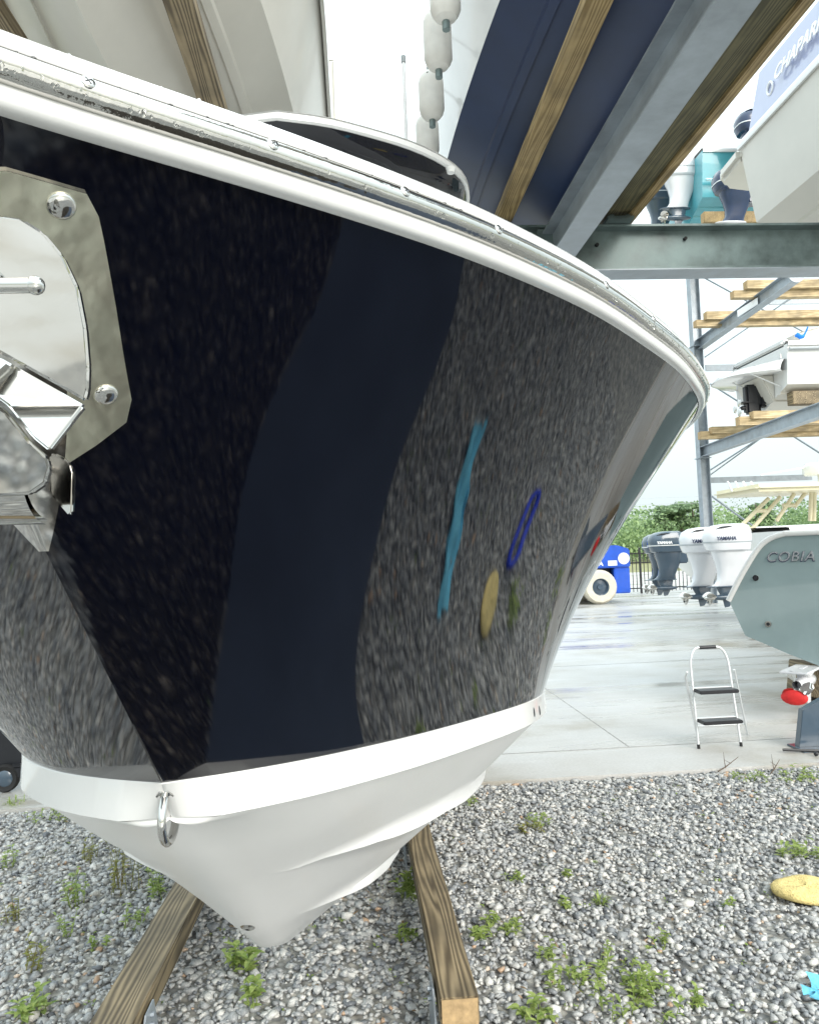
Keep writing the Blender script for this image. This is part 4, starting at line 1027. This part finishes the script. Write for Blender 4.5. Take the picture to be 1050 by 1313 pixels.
farbunk(905,399,18.4,.20,16,'upper board of the lower timber pair on the upper far rack beam'); farbunk(892,410,18.5,.17,16,'lower board of the lower timber pair, its end beside the rack column')
farbunk(957,359,16.4,.19,16,'upper board of the upper timber pair, behind the round arm end'); farbunk(940,372,16.5,.17,16,'lower board of the upper timber pair, behind the round arm end')
farbunk(912,547,18.4,.17,16,'middle left board under the white cruiser, resting on the lower arm'); farbunk(898,553,18.5,.19,16,'leftmost board on the lower arm, its end beside the rack column')
farbunk(965,527,16.6,.17,16,'top board directly under the black sterndrive of the white cruiser'); farbunk(947,534,16.7,.2,16,'short looking board left of the black sterndrive, under the top board')
# block under the cruiser
# ---- white cruiser on the far rack: bow to the right, stern at left
CR = thing('cruiser', 'white cruiser on the far rack with curved swim platform and black sterndrive', 'boat', (0,0,0), 'boats on the far rack', off=False)
pc = atY(1003, 520, 16.9*KF); cbm = 1.25
boat(CR, 7.5, cbm, 1.35, 'white', 'cream', dead=.45, flare=.08)
place(CR, (pc.x, 17.8*KF, pc.z-.02), 0); CR.scale = (KF,)*3
mb = MB(); rg = []
for i in range(13):
    y = -1.15+2.3*i/12; e = 1.0*(1-abs(y/1.2)**3); rg.append([Vector((.05, y, 1.02)), Vector((-.4*e, y, 1.03)), Vector((-e*.95, y, .92)), Vector((-e*1.05-.02, y, .80)), Vector((-e*.9, y, .76)), Vector((.05, y, .80))])
mb.loft(rg); mb.build('swim_platform', 'white', CR, 40)
mb = MB(); mb.prism([Vector((.02,-.6,.80)), Vector((-.30,-.6,.78)), Vector((-.05,-.6,.2)), Vector((.02,-.6,.15))], (0,1.2,0), .03); mb.build('transom_pod', 'cream', CR, 30)
mb = MB(); rg = []
for i in range(14):
    t_ = i/13; x = .35+5*t_; h = 1.45+.75*math.sin(math.pi*min(1, .12+.6*t_))**1.0; rg.append([Vector((x, -1.15+.15*t_, 1.4)), Vector((x+.1, -1.0+.1*t_, 1.4+(h-1.4)*.7)), Vector((x+.2, -.7, h)), Vector((x+.2, .7, h)), Vector((x+.1, 1.0, 1.4+(h-1.4)*.7)), Vector((x, 1.15, 1.4))])
mb.loft(rg); mb.add(rg[0], [(0,1,2,3,4,5)]); mb.build('superstructure', 'white', CR, 40)
mb = MB(); mb.box((.0, -.1, .40), (.35, .34, .55), .06); mb.box((-.30, -.1, .32), (.34, .22, .70), .05); mb.box((-.22, -.1, .02), (.26, .12, .34), .03); mb.lathe([(.001,-.62),(.05,-.55),(.06,-.3),(.05,-.1)], (0,-.1,.12), 'X', 12); mb.box((-.42,-.1,.24), (.34,.26,.03), .01)
dv = mb.build('sterndrive', 'navyob', CR, 30); dv.data.materials[0] = MT['black']
mb = MB()
for k in range(3):
    a = k*2.09; mb.ball((-.64, -.1+.13*math.cos(a), .12+.13*math.sin(a)), (.02, .10, .10), 8, 5)
mb.build('propeller', 'steel', dv, 60)
for y in (-.8, .1):
    mb = MB(); mb.tube([(-.7, y, .80), (-.02, y-.1, .45)], .014, 6); mb.build('platform_strut', 'alu', CR, 60)
mb = MB(); mb.box((.05, 0, 1.40), (.22, 2.3, .16), .06); mb.build('transom_cap', 'white', CR, 40)
mb = MB(); mb.tube([(.02, -1.28, 1.22), (2., -1.29, 1.24), (4., -1.26, 1.30)], .035, 6); mb.build('rub_rail', 'cable', CR, 60)
mb = MB(); g = []
for i in range(9):
    g.append([Vector((.28+.035*i+.02*math.sin(j*1.3), -1.12-.03*math.sin(j), 1.64-.02*i*math.sin(i*.5)-.022*j)) for j in range(6)])
mb.loft(g); mb.build('rag', 'blue', CR, 60)
mb = MB(); mb.tube([(-.1,-1.1,1.05),(-.1,-1.1,1.14)], .03, 8); mb.build('cleat', 'steel', CR, 60)
mb = MB(); mb.box((.8, -.95, .16), (1.3, .25, .3), .01); mb.build('chine_block', 'wood', CR, 20)

# ---- boats and engines seen high up behind the cross beam
TQ = thing('boat', 'turquoise hulled boat on the top far rack level, seen under the wide green plank', 'boat', (0,0,0), 'boats on the far rack', off=False)
pt = atY(900, 275, 18.*KF); boat(TQ, 7., 1.2, 1.5, 'turq', 'turq', dead=.4); place(TQ, (pt.x, 19.0*KF, pt.z), 0); TQ.scale = (KF,)*3
mb = MB(); mb.box((2.5, -1.25, .75), (5, .05, .07), .02); mb.build('rub_strake', 'turq', TQ, 20); mb = MB(); mb.box((.6,-1.22,.45), (.35,.08,.16), .05); mb.build('exhaust_flap', 'letter', TQ, 30)
outboard(TQ, m4((-.30, -.45, .35), math.pi), 'whiteob', 'navyob', 1.1); outboard(TQ, m4((-.45, .45, .2), math.pi), 'navyob', 'navyob', 1.05)
farbunk(902, 271, 17.6, .26, 14, 'timber bunk under the turquoise boat above the cross beam', m='woodlight')
farbunk(934, 213, 17.0, .22, 10.4, 'short timber block above the turquoise boat', m='woodlight')
p = atY(912, 205, 16.5)
NV = thing('outboard_motor', 'dark blue outboard with white bracket hanging left of the white lilac banded boat', 'outboard', (0,0,0), off=False)
outboard(NV, m4((0,0,0), math.pi), 'blueob', 'whiteob', 1.0); p = atY(938, 208, 16.4*KF); NV.location = (p.x, 16.4*KF, p.z-1.42*KF); NV.scale = (KF,)*3
NV2 = thing('outboard_motor', 'second dark blue outboard, half hidden behind the lilac side band', 'outboard', (0,0,0), off=False)
outboard(NV2, m4((0,0,0), math.pi), 'blueob', 'whiteob', 1.0); p = atY(966, 150, 17.2*KF); NV2.location = (p.x, 17.2*KF, p.z-1.15*KF); NV2.scale = (KF,)*3
a3, b3, t3 = farm((905,305), (990,222), .24, 'galvanised cantilever arm in front of the turquoise boat, above the cross beam', w=.3)
# ================================================================== YARD: BOATS ON THE PAD
TB = thing('teal_boat', 'grey green boat with chrome lettering on its stern and white gunwale, at the right edge', 'boat', (0,0,0), off=False)
AL = rad(46); YT = 9.4
n3 = Vector((math.sin(AL), math.cos(AL), 0)); lf = Vector((-math.cos(AL), math.sin(AL), 0))
C0 = atY(934, 772, YT)
def onT(px, py):
    r = ray(px, py); return CAM + r*((C0-CAM).dot(n3)/r.dot(n3))
HWT = 1.22
KP = C0 - lf*HWT
def tl(px, py, dx=-.012):
    p = onT(px, py); return Vector((dx, (p-KP).dot(lf), p.z))
cnl = tl(955, 815); LT = 7.5
boatZ = cnl.z-.40
sec = []
zc_ = cnl.z; ze = C0.z; zt2 = onT(1005, 684).z
for i in range(26):
    t_ = i/25; x = LT*t_; q = max(0, (t_-.4)/.6); k = (1-q**2.4)**.8 if t_ < 1 else 0; kc = 1-max(0,(t_-.25)/.75)**2
    zk = boatZ+ .9*max(0,(t_-.55)/.45)**2.2; dz = .35*max(0,(t_-.3)/.7)**1.6
    hw = HWT; cw_ = cnl.y
    P = [Vector((x, 0, zk)), Vector((x, cw_*kc*.5, (zk+zc_+dz)/2-.01)), Vector((x, cw_*kc, max(zk+.003, zc_+dz))), Vector((x+.0, hw*k, ze+dz+.02)), Vector((x, hw*k-(hw-tl(952,735).y)*k, tl(952,735).z+.15*t_)), Vector((x, tl(972,703).y*k, tl(972,703).z+.25*t_)), Vector((x, tl(988,690).y*k, tl(988,690).z+.27*t_)), Vector((x, tl(1006,684).y*k, tl(1006,684).z+.28*t_))]
    sec.append(P)
mb = MB(); mb.loft([p[2:] for p in sec]); mb.loft([[Vector((q.x,-q.y,q.z)) for q in p[2:]] for p in sec]); mb.build('hull_side', 'teal', TB, 40)
mb = MB(); mb.loft([p[:3] for p in sec]); mb.loft([[Vector((q.x,-q.y,q.z)) for q in p[:3]] for p in sec]); mb.build('hull_bottom', 'cream', TB, 30)
e = sec[0]; mb = MB(); full = e+[Vector((q.x,-q.y,q.z)) for q in e[1:][::-1]]; mb.add(full, [tuple(range(len(full)))]); mb.build('transom', 'teal', TB, 0)
mb = MB(); tr_ = [Vector((-.015, q.y, q.z)) for q in e[3:]]; tr_ = [Vector((-.01,e[3].y+.0,e[3].z))]+tr_[1:]
for sx in (1,-1): mb.tube([Vector((q.x, sx*q.y, q.z)) for q in catmull(tr_, 20)], .035, 8)
mb.tube([Vector((-.01, y, e[-1].z)) for y in np.linspace(-e[-1].y, e[-1].y, 8)], .035, 8); mb.build('transom_trim', 'white', TB, 60)
dkm = MB(); dkm.loft([[p[-1], Vector((p[-1].x, 0, p[-1].z+.05))] for p in sec]); dkm.loft([[Vector((p[-1].x,-p[-1].y,p[-1].z)), Vector((p[-1].x, 0, p[-1].z+.05))] for p in sec]); dkm.build('deck', 'white', TB, 30)
TB.location = (KP.x, KP.y, 0); TB.rotation_euler = (0, 0, math.pi/2-AL)
# local y=+ is the viewer's left
pL = tl(982, 720)
text('COBIA', .165, 'chrome', 'lettering', TB, pL, (0,-1,0), (0,0,1), .008, .28, .0, 1.12)
pL2 = tl(981.4, 720.6); text('COBIA', .165, 'ink', 'lettering_shadow', TB, pL2+Vector((.010,0,0)), (0,-1,0), (0,0,1), .004, .28, .005, 1.12)
for px, py in ((969,741),(985,800)):
    p = tl(px, py); mb = MB(); mb.tube([p+Vector((.02,0,0)), p-Vector((.012,0,0))], .036, 12); f_ = mb.build('through_hull', 'steel', TB, 30); mb = MB(); mb.tube([p-Vector((.010,0,0)), p-Vector((.016,0,0))], .02, 10); mb.build('outlet', 'black', f_, 30)
q0 = tl(1034, 868); zp = tl(1030, 872).z
mb = MB(); yy_ = q0.y
mb.prism([Vector((-.02, yy_-.09, boatZ+.05)), Vector((-.16, yy_-.09, boatZ+.02)), Vector((-.30, yy_-.09, zp+.16)), Vector((-.30, yy_-.09, zp+.10)), Vector((.02, yy_-.09, zp+.10))], (0,.18,0), .03)
mb.box((-.20, yy_, zp+.15), (.62, .30, .025), .01); mb.box((-.10, yy_, zp+.02), (.26,.10,.3), .03)
mb.lathe([(.001,.25),(.06,.18),(.08,.05),(.075,-.2),(.055,-.36),(.05,-.38)], (-.02, yy_, zp), 'X', 16)
mb.prism([Vector((-.1,yy_-.008,zp-.05)), Vector((.12,yy_-.008,zp-.05)), Vector((.06,yy_-.008,zp-.28)), Vector((-.04,yy_-.008,zp-.26))], (0,.016,0), .003)
sd_ = mb.build('sterndrive', 'whiteob', TB, 30)
mb = MB()
for k in range(3):
    a = 2*math.pi*k/3+.35; g = []
    for r_ in (.045,.09,.13,.16,.175):
        wd = {.045:.5,.09:.75,.13:.75,.16:.5,.175:.15}[r_]; g.append([Vector((-.42+(j/4-.5)*.10, yy_+r_*math.sin(a+(j/4-.5)*wd*1.4), zp+r_*math.cos(a+(j/4-.5)*wd*1.4))) for j in range(5)])
    mb.loft(g)
mb.build('propeller', 'steel', sd_, 60)
mb = MB(); c_ = Vector((-.44, yy_+.02, zp-.13)); mb.ball(c_, (.05, .145, .085), 14, 9); mb.build('propeller_sock', 'red', TB, 60)
WB = atY(1040, 872, YT+.2)
t = thing('timber_block', 'brown timber block propping the grey green boat above its blue stand', 'timber', (WB.x+.1, YT+.2, WB.z-.25)); mb = MB(); mb.prism([Vector((WB.x-.06,YT+.1,WB.z+.22)), Vector((WB.x+.4,YT+.1,WB.z+.16)), Vector((WB.x+.4,YT+.1,WB.z-.3)), Vector((WB.x-.12,YT+.1,WB.z-.18))], (0,.5,0), .01); mb.build('block', 'wood', t, 20)
bs = atZ(1046, 965, .03)
t = thing('boat_stand', 'blue grey steel boat stand on the wet concrete at the right edge', 'boat stand', (bs.x, bs.y, .03)); mb = MB(); mb.box2((bs.x-.12, bs.y, .03), (bs.x+.5, bs.y+.3, .05), .004); mb.build('foot_plate', 'navyob', t, 10)
mb = MB(); mb.prism([Vector((bs.x-.08, bs.y+.15, .05)), Vector((bs.x+.3, bs.y+.15, .05)), Vector((bs.x+.3, bs.y+.15, .55)), Vector((bs.x-.02, bs.y+.15, .40))], (0,.08,0), .004); mb.build('post', 'navyob', t, 10)
mb = MB(); mb.tube([(bs.x-.30, bs.y+.05, .06), (bs.x+.1, bs.y-.04, .05)], .014, 6); mb.build('bar', 'black', t, 40); mb = MB(); mb.ball((bs.x-.08, bs.y-.13, .055), .022); mb.build('bolt_nut', 'black', t, 40)
# ---- white boat with white engines
YW = 15.3
we = atY(940, 700, YW)
WBt = thing('white_boat', 'white boat with white engines and a cream tower frame, behind the grey green boat', 'boat', (0,0,0), off=False)
boat(WBt, 8.5, 1.35, 1.5, 'white', 'white', dead=.45); WBt.location = (we.x+.75, YW+.6, .75)
for n_, (px, Yq) in enumerate(((935, 14.9), (903, 15.8))):
    p = atY(px, 754, Yq); outboard(WBt, m4((p.x-WBt.location.x, Yq-WBt.location.y, p.z-.75), math.pi), 'whiteob', 'navyob', 1.0, 'YAMAHA' )
p = atY(1045, 705, 11.9)
mb = MB(); rg = []
for k in range(22):
    t_ = k/21; x = -1.15+2.3*t_; h = .52*math.sin(math.pi*min(1,.04+.62*t_))**.7; w_ = .32*math.sin(math.pi*min(1,.06+.8*t_))**.5+.02
    rg.append([Vector((x, w_*math.cos(a)*1., -.05+ (h+.05)*math.sin(a)**.8)) for a in [math.pi*j/12 for j in range(13)]])
mb.loft(rg); mb.add(rg[0], [tuple(range(13))]); bo = Vector((p.x+.35, 11.9, p.z-.12))-WBt.location
mb.v = [tuple(Vector(q)+bo) for q in mb.v]; hood = mb.build('engine_hood', 'whiteob', WBt, 40)
mb = MB(); mb.prism([bo+Vector(q) for q in ((-.83,-.26,.27),(-.72,-.25,.35),(-.55,-.24,.385),(-.38,-.25,.36),(-.5,-.255,.345),(-.68,-.265,.31))], (0,-.05,0)); mb.build('air_intake', 'rubber', hood, 0)
# tower frame and top
mb = MB(); YTW = 16.2; Lw = WBt.location
def tw(a, b, r=.035): mb.tube([atY(*a, YTW)-Lw, atY(*b, YTW)-Lw], r, 8)
for a, b in (((941,683),(985,639)),((962,680),(1000,637)),((995,668),(1018,633)),((1018,650),(1034,630)),((948,678),(966,678)),((968,655),(982,655)),((1003,648),(1018,648)),((1043,668),(1044,622)),((1038,668),(1040,622))): tw(a, b, .045)
mb.build('tower_frame', 'creampipe', WBt, 60)
mb = MB(); a = atY(940, 634, YTW)-Lw; b = atY(1085, 622, YTW)-Lw; mb.box(((a.x+b.x)/2, 0.3, (a.z+b.z)/2), (b.x-a.x, 2.0, .16), .07); tt_ = mb.build('tower_top', 'creampipe', WBt, 40)
mb = MB()
for px in (938, 948, 958, 968): q = atY(px, 630, YTW)-Lw; mb.tube([q, q+Vector((-.09,0,.22))], .02, 6)
mb.build('rod_holder', 'letter', tt_, 60)
mb = MB(); a = atY(1050, 601, YTW)-Lw; mb.lathe([(.001,-.14),(.3,-.14),(.34,-.08),(.34,.06),(.28,.12),(.001,.13)], (a.x, .3, a.z), n=20); mb.tube([(a.x, .3, a.z-.5), (a.x, .3, a.z-.1)], .05, 8); mb.build('radar_dome', 'white', tt_, 40)
mb = MB(); a = atY(1040, 598, YTW)-Lw; b = atY(975, 609, YTW)-Lw; mb.tube([a, b], .012, 6); mb.build('outrigger', 'alu', tt_, 60)
# ---- boat with grey engines behind
GB = thing('moored_boat', 'white boat with twin dark grey outboards facing left, in front of the picket fence', 'boat', (0,0,0), off=False)
YG = 19.8; p = atY(862, 748, YG); boat(GB, 8, 1.3, 1.3, 'white', 'white', dead=.4); GB.location = (p.x+.85, YG+.55, p.z+.0)
for px, Yq in ((856, 19.4), (848, 20.2)):
    q = atY(px, 746, Yq); outboard(GB, m4((q.x-GB.location.x, Yq-GB.location.y, q.z-GB.location.z+.02), math.pi), 'navyob', 'navyob', 1.0, 'YAMAHA', 'letter')
mb = MB(); mb.lathe([(.12,-.1),(.28,-.1),(.3,-.06),(.3,.06),(.28,.1),(.12,.1)], (1.2,-.95,-.42), 'Y', 20); tw_ = mb.build('trailer_wheel', 'rubber', GB, 40); mb = MB(); mb.box((1.9,-.6,-.05), (2.2,.5,.35), .05); mb.build('trailer_frame', 'black', GB, 20)
mb = MB(); mb.lathe([(.001,-.11),(.12,-.11),(.12,.1),(.001,.1)], (1.2,-.95,-.42), 'Y', 16); mb.build('rim', 'alu', tw_, 40)
# ---- blue yard lift
YF = 28.
g = atZ(771, 775, .03); YF = g.y; wr = .62
FK = thing('forklift', 'bright blue boatyard forklift with cream tyres, partly hidden behind the navy bow', 'forklift', (g.x-1.0, YF, .03))
pa = atY(807, 700, YF+.3); pb = atY(787, 764, YF+.3)
mb = MB(); x1 = atY(808, 700, YF).x; x0 = x1-3.2; zt3 = atY(790, 699, YF).z; zm = atY(790, 728, YF).z; zb3 = atY(800, 761, YF).z; xq = atY(789, 740, YF).x
mb.prism([Vector((x0, YF+.1, zm)), Vector((x1, YF+.1, zm)), Vector((x1, YF+.1, zt3-.15)), Vector((x1-.45, YF+.1, zt3)), Vector((x0, YF+.1, zt3))], (0, 2.2, 0), .04); mb.build('body', 'forkblue', FK, 20)
mb = MB(); mb.box2((xq, YF+.15, zb3), (x1-.02, YF+2.2, zm-.005), .03); mb.build('counterweight', 'forkblue', FK, 20)
mb = MB(); mb.box2((x0, YF+.5, .5), (xq-.02, YF+2.0, zm-.01), .03); mb.build('chassis', 'black', FK, 20)
mb = MB(); mb.prism([Vector((x1-2.6, YF+.5, zt3)), Vector((x1-1.4, YF+.5, zt3)), Vector((x1-1.7, YF+.5, zt3+.5)), Vector((x1-2.5, YF+.5, zt3+1.2))], (0, 1.4, 0), .04); mb.build('cab', 'forkblue', FK, 20)
for yy, dx in ((YF-.02, 0), (YF+2.0, 0), (YF-.02, -2.3)):
    mb = MB(); mb.lathe([(wr*.5,.0),(wr*.86,-.02),(wr*.97,.05),(wr,.15),(wr,.30),(wr*.95,.38),(wr*.5,.4)], (g.x+dx, yy, .03+wr), 'Y', 32); wl = mb.build('wheel', 'tyre', FK, 40)
    mb = MB(); mb.lathe([(.001,.06),(wr*.16,.05),(wr*.18,.10),(wr*.40,.12),(wr*.46,.02),(wr*.53,.0),(wr*.53,.2)], (g.x+dx, yy, .03+wr), 'Y', 24); mb.build('hub', 'navyob', wl, 30)
mb = MB(); cc_ = atY(800.5, 716, YF); mb.tube([Vector((cc_.x, YF+.09, cc_.z)), Vector((cc_.x, YF+.105, cc_.z))], .21, 20); mb.build('round_decal', 'letter', FK, 30)
mb = MB(); cc_ = atY(786, 722, YF); mb.box((cc_.x, YF+.09, cc_.z), (.33, .014, .18)); mb.build('decal', 'letter', FK, 0)
cc_ = atY(763, 725.5, YF); text('YA', .24, 'letter', 'lettering', FK, (cc_.x, YF+.08, cc_.z), (1,0,0), (0,0,1), .004, 0, .01)
# ---- black cart at the left
g = atZ(10, 1014, .03)
CT = thing('utility_cart', 'small black wheeled cart standing on the concrete at the left edge behind the bow', 'cart', (g.x, g.y, .03))
mb = MB(); X0 = g.x
mb.prism([Vector((X0-.7, g.y, .22)), Vector((X0+.24, g.y, .22)), Vector((X0+.20, g.y, .34)), Vector((X0+.06, g.y, .58)), Vector((X0-.10, g.y, .70)), Vector((X0-.7, g.y, .74))], (0,.6,0), .03); mb.build('body', 'blueob', CT, 20); CT.children[0].data.materials[0] = MT['black']
mb = MB(); mb.box((X0-.1, g.y-.03, .23), (.5,.03,.04), .005); mb.box((X0+.20, g.y-.03, .255), (.3,.04,.04), .01); mb.box((X0+.08,g.y-.02,.20),(.14,.08,.1),.01); mb.tube([(X0+.2,g.y+.1,.26),(X0+.52,g.y+.3,.24)], .018, 6); mb.build('frame', 'black', CT, 20)
for dx, dy, r_ in ((-.0, -.05, .125), (.52, .35, .09), (-.6, -.05, .125)):
    mb = MB(); mb.lathe([(r_*.4,-.0),(r_*.9,-.025),(r_,0),(r_,.03),(r_*.9,.05),(r_*.4,.04)], (X0+dx, g.y+dy, .03+r_), 'Y', 20); wl = mb.build('wheel', 'rubber', CT, 40); mb = MB(); mb.lathe([(.001,-.02),(r_*.5,-.018),(r_*.62,-.006),(r_*.62,.03)], (X0+dx, g.y+dy, .03+r_), 'Y', 16); mb.build('rim', 'navyob', wl, 40)

# ================================================================== WORLD AND LIGHT
w = bpy.data.worlds.new('World'); S.world = w; w.use_nodes = True; nt = w.node_tree
bg = nt.nodes['Background']; sky = nt.nodes.new('ShaderNodeTexSky'); sky.sky_type = 'NISHITA'; sky.sun_disc = False
SE, SR = rad(31), rad(152)
sky.sun_elevation = SE; sky.sun_rotation = SR; sky.air_density = 1.2; sky.dust_density = 6.; sky.ozone_density = 1.
mx = nt.nodes.new('ShaderNodeMix'); mx.data_type = 'RGBA'; mx.inputs[0].default_value = .82
mx.inputs[7].default_value = (7.2, 8.2, 8.35, 1)   # even overcast cloud
nt.links.new(sky.outputs[0], mx.inputs[6])
tc = nt.nodes.new('ShaderNodeTexCoord'); sx_ = nt.nodes.new('ShaderNodeSeparateXYZ'); nt.links.new(tc.outputs['Generated'], sx_.inputs[0])   # overcast sky: brighter overhead than at the horizon
mr = nt.nodes.new('ShaderNodeMapRange'); mr.inputs['From Min'].default_value = 0; mr.inputs['From Max'].default_value = 1; mr.inputs['To Min'].default_value = .44; mr.inputs['To Max'].default_value = 1.25
nt.links.new(sx_.outputs['Z'], mr.inputs[0]); ml = nt.nodes.new('ShaderNodeVectorMath'); ml.operation = 'SCALE'
nt.links.new(mx.outputs[2], ml.inputs[0]); nt.links.new(mr.outputs[0], ml.inputs['Scale']); nt.links.new(ml.outputs[0], bg.inputs[0]); bg.inputs[1].default_value = .15
sd = bpy.data.lights.new('sun', 'SUN'); so = bpy.data.objects.new('sun', sd); COL.objects.link(so)
sd.energy = 1.7; sd.angle = rad(40); sd.color = (1, .97, .92)
dirv = Vector((math.sin(SR)*math.cos(SE), math.cos(SR)*math.cos(SE), math.sin(SE)))
so.rotation_euler = dirv.to_track_quat('Z', 'Y').to_euler()
S.view_settings.view_transform = 'Standard'; S.view_settings.look = 'None'; S.view_settings.gamma = 1; S.view_settings.use_curve_mapping = False
S.view_settings.exposure = 1.0
S.cycles.max_bounces = 8; S.cycles.glossy_bounces = 5; S.cycles.use_denoising = True
